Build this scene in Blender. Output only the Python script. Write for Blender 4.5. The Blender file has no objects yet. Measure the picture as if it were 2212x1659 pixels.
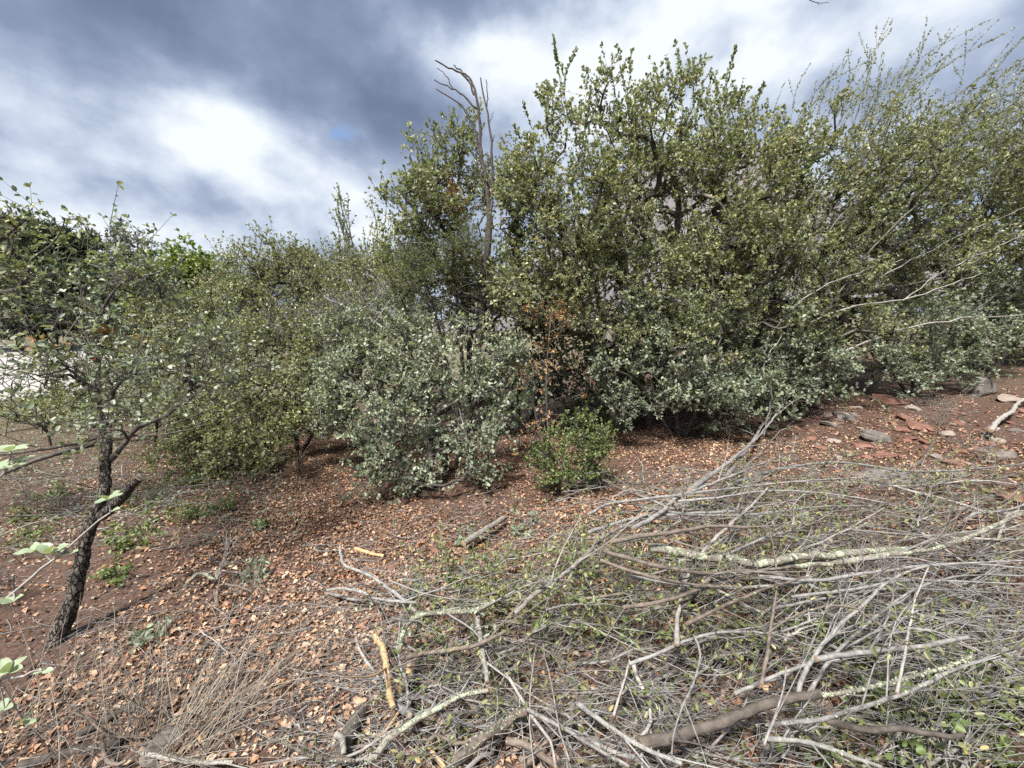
import bpy, math
import numpy as np
from mathutils import Vector

# ------------------------------------------------------------------ camera, sky, sun, exposure
SC = bpy.context.scene
COL = SC.collection
EYE = 1.55
PITCH = math.radians(9.0)
LENS = 14.0
cd = bpy.data.cameras.new("camera")
cd.lens = LENS; cd.sensor_width = 36.0; cd.sensor_fit = 'HORIZONTAL'
cd.clip_start = 0.02; cd.clip_end = 5000
cam = bpy.data.objects.new("camera", cd); COL.objects.link(cam)
cam.location = (0, 0, EYE); cam.rotation_euler = (math.pi/2 - PITCH, 0, 0)
SC.camera = cam

SUN_EL, SUN_AZ = math.radians(60), math.radians(-150)     # azimuth from +Y towards +X: behind, to the left
SUN_DIR = Vector((math.cos(SUN_EL)*math.sin(SUN_AZ), math.cos(SUN_EL)*math.cos(SUN_AZ), math.sin(SUN_EL)))
sl = bpy.data.lights.new("sun", 'SUN'); sl.energy = 5.0; sl.angle = math.radians(10); sl.color = (1, 0.95, 0.87)
so = bpy.data.objects.new("sun", sl); COL.objects.link(so)
so.rotation_euler = SUN_DIR.to_track_quat('Z', 'Y').to_euler(); so.location = (0, 0, 30)

SC.view_settings.view_transform = 'Standard'; SC.view_settings.look = 'None'
SC.view_settings.gamma = 1.0; SC.view_settings.exposure = 1.15
try: SC.view_settings.use_curve_mapping = False
except Exception: pass
SC.render.engine = 'CYCLES'
SC.cycles.max_bounces = 6; SC.cycles.diffuse_bounces = 3; SC.cycles.glossy_bounces = 2
SC.cycles.transmission_bounces = 3; SC.cycles.use_adaptive_sampling = True
SC.cycles.adaptive_threshold = 0.02
SC.cycles.use_denoising = False
SC.cycles.sample_clamp_indirect = 3.0

def nd(nt, typ, loc=None, **kw):
    n = nt.nodes.new(typ)
    for k, v in kw.items():
        if hasattr(n, k): setattr(n, k, v)
        else: n.inputs[k].default_value = v
    return n
def math_node(nt, op, a, b=None, c=None, clamp=False):
    n = nt.nodes.new('ShaderNodeMath'); n.operation = op; n.use_clamp = clamp
    for i, v in enumerate((a, b, c)):
        if v is None: continue
        if isinstance(v, (int, float)): n.inputs[i].default_value = v
        else: nt.links.new(v, n.inputs[i])
    return n.outputs[0]
def ramp(nt, fac, stops, interp='LINEAR'):
    n = nt.nodes.new('ShaderNodeValToRGB'); cr = n.color_ramp; cr.interpolation = interp
    while len(cr.elements) < len(stops): cr.elements.new(0.5)
    for e, (p, c) in zip(cr.elements, stops):
        e.position = p; e.color = (*c, 1)
    nt.links.new(fac, n.inputs[0]); return n.outputs[0]
def noise(nt, vec, scale, detail=4, rough=0.55, dist=0.0):
    n = nt.nodes.new('ShaderNodeTexNoise')
    n.inputs['Scale'].default_value = scale; n.inputs['Detail'].default_value = detail
    n.inputs['Roughness'].default_value = rough; n.inputs['Distortion'].default_value = dist
    if vec is not None: nt.links.new(vec, n.inputs['Vector'])
    return n.outputs['Fac']
def mixc(nt, fac, a, b, mode='MIX'):
    n = nt.nodes.new('ShaderNodeMix'); n.data_type = 'RGBA'; n.blend_type = mode
    for sock, v in ((n.inputs['Factor'], fac), (n.inputs['A'], a), (n.inputs['B'], b)):
        pass
    fi, ai, bi = n.inputs[0], n.inputs[6], n.inputs[7]
    for s, v in ((fi, fac), (ai, a), (bi, b)):
        if isinstance(v, (int, float)): s.default_value = v
        elif isinstance(v, tuple): s.default_value = (*v, 1)
        else: nt.links.new(v, s)
    return n.outputs[2]

world = bpy.data.worlds.new("World"); SC.world = world; world.use_nodes = True
def build_sky():
    nt = world.node_tree; nt.nodes.clear()
    out = nd(nt, 'ShaderNodeOutputWorld'); bg = nd(nt, 'ShaderNodeBackground'); bg.inputs['Strength'].default_value = 0.1
    nt.links.new(bg.outputs[0], out.inputs[0])
    sky = nd(nt, 'ShaderNodeTexSky'); sky.sky_type = 'NISHITA'; sky.sun_disc = False
    sky.sun_elevation = SUN_EL; sky.sun_rotation = SUN_AZ; sky.altitude = 1500; sky.air_density = 1.0; sky.dust_density = 0.6
    tc = nd(nt, 'ShaderNodeTexCoord'); sep = nd(nt, 'ShaderNodeSeparateXYZ'); nt.links.new(tc.outputs['Generated'], sep.inputs[0])
    z = math_node(nt, 'MAXIMUM', sep.outputs['Z'], 0.0)
    zz = math_node(nt, 'ADD', z, 0.17)
    px = math_node(nt, 'DIVIDE', sep.outputs['X'], zz); py = math_node(nt, 'DIVIDE', sep.outputs['Y'], zz)
    comb = nd(nt, 'ShaderNodeCombineXYZ'); nt.links.new(px, comb.inputs[0]); nt.links.new(py, comb.inputs[1])
    p = comb.outputs[0]
    dm = nd(nt, 'ShaderNodeMapping'); dm.inputs['Scale'].default_value = (1, 1, 1.45); dm.inputs['Location'].default_value = (.37, 1.9, .4); nt.links.new(tc.outputs['Generated'], dm.inputs[0])
    big = noise(nt, dm.outputs[0], 1.7, 4, 0.5, 0.0)
    mp = nd(nt, 'ShaderNodeMapping'); mp.inputs['Scale'].default_value = (1.0, 1.5, 1); mp.inputs['Location'].default_value = (3.1, 7.7, 0); nt.links.new(p, mp.inputs[0])
    fine = noise(nt, dm.outputs[0], 4.6, 10, 0.52, 0.0)
    # banks of cloud, each at its own place in the cloud layer (x, y, size, weight): + bright, - dark
    def blob(cx, cy, sx, sy, w):
        a = math_node(nt, 'DIVIDE', math_node(nt, 'SUBTRACT', px, cx), sx)
        b = math_node(nt, 'DIVIDE', math_node(nt, 'SUBTRACT', py, cy), sy)
        r2 = math_node(nt, 'ADD', math_node(nt, 'MULTIPLY', a, a), math_node(nt, 'MULTIPLY', b, b))
        return math_node(nt, 'MULTIPLY', math_node(nt, 'EXPONENT', math_node(nt, 'MULTIPLY', r2, -1.0)), w)
    tot = None
    for q in CLOUDS:
        v = blob(*q)
        tot = v if tot is None else math_node(nt, 'ADD', tot, v)
    v = math_node(nt, 'ADD', math_node(nt, 'MULTIPLY', math_node(nt, 'SUBTRACT', big, 0.5), 0.55),
                  math_node(nt, 'MULTIPLY', math_node(nt, 'SUBTRACT', fine, 0.5), 1.55))
    v = math_node(nt, 'ADD', math_node(nt, 'ADD', v, 0.50), tot, clamp=True)
    cl = ramp(nt, v, [(0.0, (0.080, 0.104, 0.158)), (0.28, (0.122, 0.152, 0.220)), (0.48, (0.190, 0.226, 0.300)), (0.64, (0.30, 0.34, 0.40)), (0.82, (0.43, 0.455, 0.48))])
    # thin gaps to blue
    hole = noise(nt, p, 5.0, 6, 0.6, 0.4)
    hm = math_node(nt, 'ADD', hole, blob(*HOLE))
    hf = nd(nt, 'ShaderNodeMapRange'); hf.inputs[1].default_value = 0.80; hf.inputs[2].default_value = 0.95; nt.links.new(hm, hf.inputs[0])
    sc10 = mixc(nt, 1.0, cl, (10, 10, 10), 'MULTIPLY')
    blue = mixc(nt, 1.0, sky.outputs[0], (1.0, 1.0, 1.0), 'MULTIPLY')
    c = mixc(nt, math_node(nt, 'MULTIPLY', hf.outputs[0], 0.85), sc10, blue)
    nt.links.new(c, bg.inputs['Color'])
# where each bank of cloud hangs in the cloud layer
def skyp(px, py):
    u = (px-1106)/860.2; v = (py-829.5)/860.2
    d = np.array([u, math.cos(PITCH)-v*math.sin(PITCH), -v*math.cos(PITCH)-math.sin(PITCH)]); d /= np.linalg.norm(d)
    z = max(d[2], 0)+0.17
    return d[0]/z, d[1]/z
CLOUDS = []
for (x, y, sx, sy, w) in [(620, 90, .75, .34, -.34), (830, 240, .42, .32, -.20), (230, 30, .4, .25, -.2), (1050, 330, .4, .4, -.16),
                          (1130, 140, .24, .15, .36), (1350, 100, .4, .26, .28), (1700, 150, .8, .7, .10), (2100, 120, .8, .7, .08), (1560, 40, .3, .14, -.12),
                          (300, 250, .8, .3, .16), (650, 340, .6, .4, .16), (60, 120, .4, .18, .16), (80, 330, .6, .4, .14),
                          (330, 390, .7, .35, -.2), (620, 430, .6, .35, -.10), (120, 460, 1.2, .6, .2), (600, 520, 2.5, .9, .1)]:
    X, Y = skyp(x, y); CLOUDS.append((X, Y, sx, sy, w))
HX, HY = skyp(750, 288); HOLE = (HX, HY, .15, .10, .40)
build_sky()

# ------------------------------------------------------------------ helpers
RNG = np.random.default_rng(7)
F = 860.2
def ray(px, py):
    u = (px-1106)/F; v = (py-829.5)/F
    return np.array([u, math.cos(PITCH)-v*math.sin(PITCH), -v*math.cos(PITCH)-math.sin(PITCH)])
def at(px, py, Y):
    d = ray(px, py); t = Y/d[1]
    return np.array([0, 0, EYE]) + d*t
def smooth(a, b, x):
    t = np.clip((x-a)/(b-a), 0, 1); return t*t*(3-2*t)
def H(x, y):
    x = np.asarray(x, float); y = np.asarray(y, float)
    r = np.hypot(x, y)
    right = 0.105*np.where(x > 0, 14*np.tanh(x/14), 0)
    left = 0.035*np.where(x < 0, 12*np.tanh(x/12), 0)
    back = 0.05*14*np.tanh(np.maximum(y-4.5, 0)/14)*smooth(-1.5, 3, x) - 0.5*smooth(5, 14, y)*smooth(1, -4, x)
    k = 1-smooth(6, 20, r)
    b = 0.030*np.sin(1.7*x+0.6*y+1)*np.sin(1.3*y-0.4*x) + 0.014*np.sin(4.1*x+2)*np.sin(3.7*y+1) + 0.006*np.sin(9.3*x+3*y)*np.sin(8.1*y+1)
    return right+left+back+b*k
def pg(px, py, h=0.0):
    """the point of the ground (raised by h) seen at a place of the photograph"""
    d = ray(px, py); o = np.array([0, 0, EYE]); t = 0.3
    for _ in range(4000):
        p = o+d*t
        g = p[2]-(H(p[0], p[1])+h)
        if g < 0.002: return p
        t += max(0.004, min(g*0.5, 0.3))
        if t > 80: return p
    return p
def nrm(v): return v/np.maximum(np.linalg.norm(v, axis=-1, keepdims=True), 1e-9)

class Geo:
    def __init__(s): s.v = []; s.q = []; s.t = []; s.tint = []; s.n = 0; s.sm = []
    def add(s, V, Q=None, T=None, tint=None):
        V = np.asarray(V, np.float32).reshape(-1, 3)
        if Q is not None and len(Q): s.q.append(np.asarray(Q, np.int64).reshape(-1, 4)+s.n)
        if T is not None and len(T): s.t.append(np.asarray(T, np.int64).reshape(-1, 3)+s.n)
        s.v.append(V); s.tint.append(np.zeros(len(V), np.float32) if tint is None else np.asarray(tint, np.float32).reshape(-1))
        s.n += len(V)
    def mesh(s, name, mat, origin=(0, 0, 0), smooth_=True):
        V = np.concatenate(s.v)-np.asarray(origin, np.float32)
        q = np.concatenate(s.q) if s.q else np.zeros((0, 4), np.int64); t = np.concatenate(s.t) if s.t else np.zeros((0, 3), np.int64)
        me = bpy.data.meshes.new(name)
        me.vertices.add(len(V)); me.vertices.foreach_set('co', V.astype(np.float32).ravel())
        nl = q.size+t.size; me.loops.add(nl)
        me.loops.foreach_set('vertex_index', np.concatenate([q.ravel(), t.ravel()]).astype(np.int32))
        me.polygons.add(len(q)+len(t))
        st = np.concatenate([np.arange(len(q))*4, q.size+np.arange(len(t))*3]).astype(np.int32)
        me.polygons.foreach_set('loop_start', st)
        me.polygons.foreach_set('use_smooth', np.full(len(st), smooth_))
        a = me.attributes.new('tint', 'FLOAT', 'POINT'); a.data.foreach_set('value', np.concatenate(s.tint))
        me.update(calc_edges=True); me.validate()
        if mat is not None: me.materials.append(mat)
        return me
def link(name, data, parent=None, loc=(0, 0, 0), label=None, cat=None, group=None, kind=None):
    o = bpy.data.objects.new(name, data); COL.objects.link(o)
    o.location = loc
    if parent is not None: o.parent = parent
    if label: o['label'] = label
    if cat: o['category'] = cat
    if group: o['group'] = group
    if kind: o['kind'] = kind
    return o
def thing(name, label, cat, loc, group=None): return link(name, None, None, tuple(loc), label, cat, group)
def part(name, geo, mat, parent, kind=None, sm=True):
    return link(name, geo.mesh(name, mat, tuple(parent.location), sm), parent, kind=kind)

def tubes(g, P, R, sides=4, tint=None, caps=False, rough=0.0, rng=None):
    """P [B,N,3], R [B,N]"""
    P = np.asarray(P, float); R = np.asarray(R, float); B, N = R.shape
    T = nrm(np.gradient(P, axis=1)); m = nrm(P[:, -1]-P[:, 0])
    ref = np.where(np.abs(m[:, 2:3]) < 0.75, np.array([[0, 0, 1.]]), np.array([[1., 0.2, 0]]))[:, None, :]
    U = nrm(np.cross(T, ref)); W = np.cross(T, U)
    a = np.arange(sides)/sides*2*np.pi
    rr = R[:, :, None]*np.ones(sides)
    if rough > 0: rr = rr*(1+rough*(rng or RNG).normal(size=rr.shape))
    V = P[:, :, None, :]+rr[..., None]*(np.cos(a)[None, None, :, None]*U[:, :, None, :]+np.sin(a)[None, None, :, None]*W[:, :, None, :])
    i = np.arange(B)[:, None, None]*N*sides; j = np.arange(N-1)[None, :, None]*sides; k = np.arange(sides)[None, None, :]; k2 = (k+1) % sides
    Q = np.stack([i+j+k, i+j+k2, i+j+sides+k2, i+j+sides+k], -1).reshape(-1, 4)
    tn = np.zeros(B) if tint is None else np.asarray(tint)
    tv = np.repeat(tn, N*sides)
    g.add(V, Q, None, tv)
    if caps:
        for end in (0, N-1):
            c = P[:, end]+T[:, end]*(R[:, end:end+1]*(0.25 if end else -0.25)); ring = V[:, end]
            VV = np.concatenate([ring, c[:, None]], 1); b = np.arange(B)[:, None]*(sides+1); kk = np.arange(sides)[None]
            tri = np.stack([b+kk, b+(kk+1) % sides, b+sides+0*kk], -1)
            if end == 0: tri = tri[..., ::-1]
            g.add(VV, None, tri.reshape(-1, 3), np.repeat(tn, sides+1)+2.0)
def resample(pts, n):
    pts = np.asarray(pts, float); s = np.concatenate([[0], np.cumsum(np.linalg.norm(np.diff(pts, axis=0), axis=1))])
    u = np.linspace(0, s[-1], n)
    return np.stack([np.interp(u, s, pts[:, i]) for i in range(pts.shape[1])], 1)
def spline(pts, n):
    """Catmull-Rom through the points, n samples"""
    p = np.asarray(pts, float)
    if len(p) == 2: return resample(p, n)
    q = np.vstack([2*p[0]-p[1], p, 2*p[-1]-p[-2]]); o = []
    for i in range(1, len(q)-2):
        t = np.linspace(0, 1, 10, endpoint=False)[:, None]
        a, b, c, d = q[i-1], q[i], q[i+1], q[i+2]
        o.append(0.5*((2*b)+(-a+c)*t+(2*a-5*b+4*c-d)*t**2+(-a+3*b-3*c+d)*t**3))
    o.append(q[-2][None])
    return resample(np.vstack(o), n)

def leaves(g, P, A, N_, L, W, tint, shape=1, curl=0.12, fold=0.18):
    """P base, A axis, N_ normal hint; shape 0 rhomb (2 tris), 1 oval (2 quads)"""
    A = nrm(A); S = nrm(np.cross(A, N_)); Nn = np.cross(S, A)
    L = np.asarray(L)[:, None]; W = np.asarray(W)[:, None]; B = len(P)
    f = fold*W
    if shape == 0:
        V = np.stack([P, P+A*L*0.5+S*W*0.5+Nn*f, P+A*L-Nn*curl*L, P+A*L*0.5-S*W*0.5+Nn*f], 1)
        b = np.arange(B)[:, None]*4
        T = np.concatenate([b+np.array([[0, 1, 2]]), b+np.array([[0, 2, 3]])])
        g.add(V, None, T, np.repeat(tint, 4))
    else:
        V = np.stack([P, P+A*L*0.28+S*W*0.40+Nn*f, P+A*L*0.74+S*W*0.44+Nn*(f-curl*0.4*L), P+A*L-Nn*curl*L,
                      P+A*L*0.74-S*W*0.44+Nn*(f-curl*0.4*L), P+A*L*0.28-S*W*0.40+Nn*f], 1)
        b = np.arange(B)[:, None]*6
        Q = np.concatenate([b+np.array([[0, 1, 2, 3]]), b+np.array([[0, 3, 4, 5]])])
        g.add(V, Q, None, np.repeat(tint, 6))

# ------------------------------------------------------------------ materials
def newmat(name):
    m = bpy.data.materials.new(name); m.use_nodes = True; nt = m.node_tree; nt.nodes.clear()
    return m, nt
def attr(nt):
    a = nd(nt, 'ShaderNodeAttribute'); a.attribute_name = 'tint'; return a.outputs['Fac']
def leafmat(name, stops, back=None, trans=0.22, rough=0.42, spec=0.45):
    m, nt = newmat(name)
    out = nd(nt, 'ShaderNodeOutputMaterial'); pr = nd(nt, 'ShaderNodeBsdfPrincipled')
    c = ramp(nt, attr(nt), stops)
    if back is not None:
        ge = nd(nt, 'ShaderNodeNewGeometry')
        c = mixc(nt, math_node(nt, 'MULTIPLY', ge.outputs['Backfacing'], 0.6), c, back)
    nt.links.new(c, pr.inputs['Base Color']); pr.inputs['Roughness'].default_value = rough
    pr.inputs['Specular IOR Level'].default_value = spec
    if trans > 0:
        tr = nd(nt, 'ShaderNodeBsdfTranslucent'); nt.links.new(mixc(nt, 1.0, c, (1.25, 1.3, 0.6), 'MULTIPLY'), tr.inputs[0])
        mx = nd(nt, 'ShaderNodeMixShader'); mx.inputs[0].default_value = trans
        nt.links.new(pr.outputs[0], mx.inputs[1]); nt.links.new(tr.outputs[0], mx.inputs[2]); nt.links.new(mx.outputs[0], out.inputs[0])
    else: nt.links.new(pr.outputs[0], out.inputs[0])
    return m
def barkmat(name, dark, light, lichen=None, lich=0.0, scale=14, wood=(0.30, 0.225, 0.15), bump=0.6, stretch=1.0, crack=0):
    m, nt = newmat(name)
    out = nd(nt, 'ShaderNodeOutputMaterial'); pr = nd(nt, 'ShaderNodeBsdfPrincipled'); nt.links.new(pr.outputs[0], out.inputs[0])
    tc = nd(nt, 'ShaderNodeTexCoord'); ge = nd(nt, 'ShaderNodeNewGeometry')
    mp = nd(nt, 'ShaderNodeMapping'); mp.inputs['Scale'].default_value = (1, 1, stretch); nt.links.new(ge.outputs['Position'], mp.inputs[0])
    n1 = noise(nt, mp.outputs[0], scale, 6, 0.65); n2 = noise(nt, ge.outputs['Position'], 3.1, 3, 0.5)
    t = attr(nt)
    v = math_node(nt, 'ADD', math_node(nt, 'MULTIPLY', n1, 1.5), math_node(nt, 'ADD', math_node(nt, 'MULTIPLY', n2, 0.5), math_node(nt, 'SUBTRACT', math_node(nt, 'MULTIPLY', math_node(nt, 'MINIMUM', t, 1.0), 0.7), 0.85)), clamp=True)
    c = ramp(nt, v, [(0.15, dark), (0.85, light)])
    if lichen:
        n3 = noise(nt, ge.outputs['Position'], scale*1.1, 5, 0.7)
        f = nd(nt, 'ShaderNodeMapRange'); f.inputs[1].default_value = 0.62-lich; f.inputs[2].default_value = 0.66-lich; nt.links.new(n3, f.inputs[0])
        c = mixc(nt, f.outputs[0], c, lichen)
    if crack:
        vo = nd(nt, 'ShaderNodeTexVoronoi'); vo.feature = 'DISTANCE_TO_EDGE'; vo.inputs['Scale'].default_value = crack; wv = nd(nt, 'ShaderNodeVectorMath'); wv.operation = 'ADD'
        nv = nd(nt, 'ShaderNodeTexNoise'); nv.inputs['Scale'].default_value = 60; nt.links.new(ge.outputs['Position'], nv.inputs['Vector']); sv = nd(nt, 'ShaderNodeVectorMath'); sv.operation = 'SCALE'; sv.inputs['Scale'].default_value = .012
        nt.links.new(nv.outputs['Color'], sv.inputs[0]); nt.links.new(mp.outputs[0], wv.inputs[0]); nt.links.new(sv.outputs[0], wv.inputs[1]); nt.links.new(wv.outputs[0], vo.inputs['Vector'])
        cf = nd(nt, 'ShaderNodeMapRange'); cf.inputs[1].default_value = .02; cf.inputs[2].default_value = .16; nt.links.new(vo.outputs['Distance'], cf.inputs[0])
        c = mixc(nt, cf.outputs[0], (.012, .010, .009), c); n1 = math_node(nt, 'ADD', math_node(nt, 'MULTIPLY', n1, .4), cf.outputs[0])
    cut = math_node(nt, 'GREATER_THAN', t, 1.5)
    c = mixc(nt, cut, c, wood)
    nt.links.new(c, pr.inputs['Base Color']); pr.inputs['Roughness'].default_value = 0.85; pr.inputs['Specular IOR Level'].default_value = 0.25
    bp = nd(nt, 'ShaderNodeBump'); bp.inputs['Strength'].default_value = bump; bp.inputs['Distance'].default_value = 0.01
    nt.links.new(n1, bp.inputs['Height']); nt.links.new(bp.outputs[0], pr.inputs['Normal'])
    return m
M = {}
M['oak'] = leafmat('scrub oak leaf', [(0, (.070, .090, .042)), (.35, (.130, .155, .070)), (.7, (.220, .245, .118)), (.93, (.35, .37, .20)), (1, (.33, .22, .09))], (.28, .30, .20), trans=.3)
M['glauc'] = leafmat('blue green oak leaf', [(0, (.076, .104, .074)), (.4, (.138, .172, .122)), (.8, (.235, .270, .195)), (1, (.36, .39, .28))], (.30, .325, .24), trans=.28)
M['olive'] = leafmat('olive shrub leaf', [(0, (.070, .084, .036)), (.4, (.135, .152, .066)), (.8, (.225, .240, .112)), (1, (.33, .33, .17))], (.24, .25, .15), trans=.28)
M['dkgreen'] = leafmat('dense bush leaf', [(0, (.050, .078, .026)), (.5, (.105, .145, .046)), (.9, (.190, .220, .072)), (1, (.30, .28, .10))], (.13, .16, .07))
M['bright'] = leafmat('fresh green leaf', [(0, (.055, .095, .018)), (.5, (.110, .165, .030)), (1, (.23, .26, .05))], (.18, .24, .07), trans=.35)
M['fresh'] = leafmat('sprout leaf', [(0, (.055, .090, .026)), (.5, (.115, .165, .050)), (1, (.22, .27, .10))], (.18, .22, .10), trans=.3)
M['needle'] = leafmat('needle foliage', [(0, (.055, .078, .028)), (.5, (.120, .150, .048)), (1, (.210, .230, .075))], None, trans=.12, rough=.55)
M['pine'] = leafmat('far pine needles', [(0, (.026, .046, .022)), (.5, (.046, .074, .032)), (1, (.080, .105, .045))], None, trans=.1, rough=.6)
M['juniper'] = leafmat('far juniper', [(0, (.036, .064, .046)), (.5, (.060, .095, .064)), (1, (.095, .13, .08))], None, trans=.1, rough=.6)
M['deadleaf'] = leafmat('withered leaf', [(0, (.090, .045, .024)), (.4, (.20, .105, .048)), (.8, (.33, .195, .095)), (1, (.46, .33, .19))], None, trans=.25, rough=.6, spec=.2)
M['litter'] = leafmat('fallen leaf', [(0, (.055, .028, .020)), (.25, (.155, .082, .054)), (.55, (.305, .182, .116)), (.8, (.44, .305, .208)), (.93, (.56, .46, .35)), (1, (.38, .165, .075))], None, trans=.1, rough=.6, spec=.25)
M['wilt'] = leafmat('wilting cut leaf', [(0, (.070, .086, .036)), (.5, (.150, .166, .066)), (.85, (.25, .255, .105)), (1, (.33, .27, .12))], (.22, .225, .12))
M['bark'] = barkmat('dark oak bark', (.028, .024, .022), (.150, .135, .120), (.22, .24, .17), .01, 30)
M['twig'] = barkmat('grey twig', (.060, .055, .050), (.240, .228, .212), None, 0, 40, bump=.2)
M['stick'] = barkmat('weathered stick', (.055, .051, .049), (.285, .276, .268), (.33, .35, .26), -.04, 45, bump=.3)
M['brownstick'] = barkmat('brown bark stick', (.036, .028, .024), (.190, .155, .130), (.38, .41, .27), -.03, 40, bump=.4)
M['lichenstick'] = barkmat('lichen covered branch', (.080, .068, .058), (.250, .225, .195), (.33, .36, .26), .10, 26, bump=.8)
M['palestick'] = barkmat('bleached stick', (.105, .092, .080), (.335, .315, .295), None, 0, 40, bump=.2)
M['peeled'] = barkmat('peeled wood', (.320, .190, .095), (.560, .400, .235), (.35, .33, .25), -.05, 25, bump=.4)
M['darklog'] = barkmat('rotting dark wood', (.024, .021, .019), (.115, .098, .084), (.3, .32, .22), -.06, 30, bump=.9)
M['trunk'] = barkmat('furrowed trunk bark', (.050, .042, .035), (.210, .188, .160), (.20, .22, .14), -.02, 42, bump=1.0, stretch=.4, wood=(.15, .125, .10), crack=58)
M['snag'] = barkmat('dead snag bark', (.030, .025, .023), (.140, .122, .110), None, 0, 35, bump=.8)
M['straw'] = leafmat('dry straw', [(0, (.15, .125, .10)), (.5, (.28, .245, .20)), (1, (.42, .38, .32))], None, trans=.15, rough=.6, spec=.2)

def soilmat():
    m, nt = newmat('leafy red soil')
    out = nd(nt, 'ShaderNodeOutputMaterial'); pr = nd(nt, 'ShaderNodeBsdfPrincipled'); nt.links.new(pr.outputs[0], out.inputs[0])
    ge = nd(nt, 'ShaderNodeNewGeometry'); P = ge.outputs['Position']
    n1 = noise(nt, P, 1.3, 6, .6); n2 = noise(nt, P, 45, 4, .7); n3 = noise(nt, P, 0.06, 3, .5)
    c = ramp(nt, n2, [(.25, (.026, .016, .013)), (.5, (.075, .046, .036)), (.75, (.150, .098, .076))])
    c = mixc(nt, math_node(nt, 'MULTIPLY', n1, .5), c, (.110, .078, .063))
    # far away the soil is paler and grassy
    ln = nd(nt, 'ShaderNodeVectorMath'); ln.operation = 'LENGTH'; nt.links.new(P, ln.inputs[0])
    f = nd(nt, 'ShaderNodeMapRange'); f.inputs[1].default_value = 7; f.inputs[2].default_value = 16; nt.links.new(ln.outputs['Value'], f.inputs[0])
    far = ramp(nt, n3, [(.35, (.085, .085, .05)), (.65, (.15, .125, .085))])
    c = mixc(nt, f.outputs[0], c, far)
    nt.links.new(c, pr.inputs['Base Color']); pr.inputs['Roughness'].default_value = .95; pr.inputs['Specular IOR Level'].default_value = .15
    bp = nd(nt, 'ShaderNodeBump'); bp.inputs['Strength'].default_value = .9; bp.inputs['Distance'].default_value = .02
    nt.links.new(n2, bp.inputs['Height']); nt.links.new(bp.outputs[0], pr.inputs['Normal'])
    return m
M['soil'] = soilmat()
def rockmat(name, a, b, spot):
    m, nt = newmat(name)
    out = nd(nt, 'ShaderNodeOutputMaterial'); pr = nd(nt, 'ShaderNodeBsdfPrincipled'); nt.links.new(pr.outputs[0], out.inputs[0])
    ge = nd(nt, 'ShaderNodeNewGeometry'); P = ge.outputs['Position']
    n1 = noise(nt, P, 9, 6, .65); n2 = noise(nt, P, 60, 4, .7)
    c = ramp(nt, n1, [(.3, a), (.7, b)])
    f = nd(nt, 'ShaderNodeMapRange'); f.inputs[1].default_value = .6; f.inputs[2].default_value = .68; nt.links.new(noise(nt, P, 22, 5, .6), f.inputs[0])
    c = mixc(nt, math_node(nt, 'MULTIPLY', f.outputs[0], .6), c, spot)
    nt.links.new(c, pr.inputs['Base Color']); pr.inputs['Roughness'].default_value = .9; pr.inputs['Specular IOR Level'].default_value = .25
    bp = nd(nt, 'ShaderNodeBump'); bp.inputs['Strength'].default_value = .7; bp.inputs['Distance'].default_value = .01
    nt.links.new(math_node(nt, 'ADD', n1, math_node(nt, 'MULTIPLY', n2, .5)), bp.inputs['Height']); nt.links.new(bp.outputs[0], pr.inputs['Normal'])
    return m
M['redrock'] = rockmat('red volcanic rock', (.100, .050, .038), (.230, .120, .090), (.30, .24, .19))
M['greyrock'] = rockmat('grey volcanic rock', (.065, .058, .055), (.190, .165, .150), (.32, .31, .26))
M['palerock'] = rockmat('pale rock', (.15, .115, .098), (.29, .24, .21), (.33, .3, .25))
def flatmat(name, c1, c2, scale, rough=.95):
    m, nt = newmat(name)
    out = nd(nt, 'ShaderNodeOutputMaterial'); pr = nd(nt, 'ShaderNodeBsdfPrincipled'); nt.links.new(pr.outputs[0], out.inputs[0])
    ge = nd(nt, 'ShaderNodeNewGeometry')
    c = ramp(nt, noise(nt, ge.outputs['Position'], scale, 6, .6), [(.35, c1), (.65, c2)])
    nt.links.new(c, pr.inputs['Base Color']); pr.inputs['Roughness'].default_value = rough; pr.inputs['Specular IOR Level'].default_value = .2
    return m
M['gravel'] = flatmat('white gravel', (.20, .19, .18), (.40, .39, .375), 20)
M['hill'] = flatmat('far grey hill', (.09, .085, .09), (.15, .14, .145), .06)
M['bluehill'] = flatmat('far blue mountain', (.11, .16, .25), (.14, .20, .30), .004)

# ------------------------------------------------------------------ the setting
def build_ground():
    def axis(lo, hi, n):
        t = np.linspace(-1, 1, n); return t
    n = 191
    t = np.linspace(-1, 1, n)
    k = 7.2
    X = np.sinh(k*t)/np.sinh(k)*1600
    Yt = np.linspace(-1, 1, n); Y = np.sinh(k*Yt)/np.sinh(k)*1600+2.5
    gx, gy = np.meshgrid(X, Y); gz = H(gx, gy)
    V = np.stack([gx, gy, gz], -1).reshape(-1, 3)
    i = np.arange(n-1)[:, None]*n+np.arange(n-1)[None]
    Q = np.stack([i, i+1, i+n+1, i+n], -1).reshape(-1, 4)
    g = Geo(); g.add(V, Q)
    return link('ground', g.mesh('ground', M['soil']), kind='structure')
GROUND = build_ground()

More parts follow.
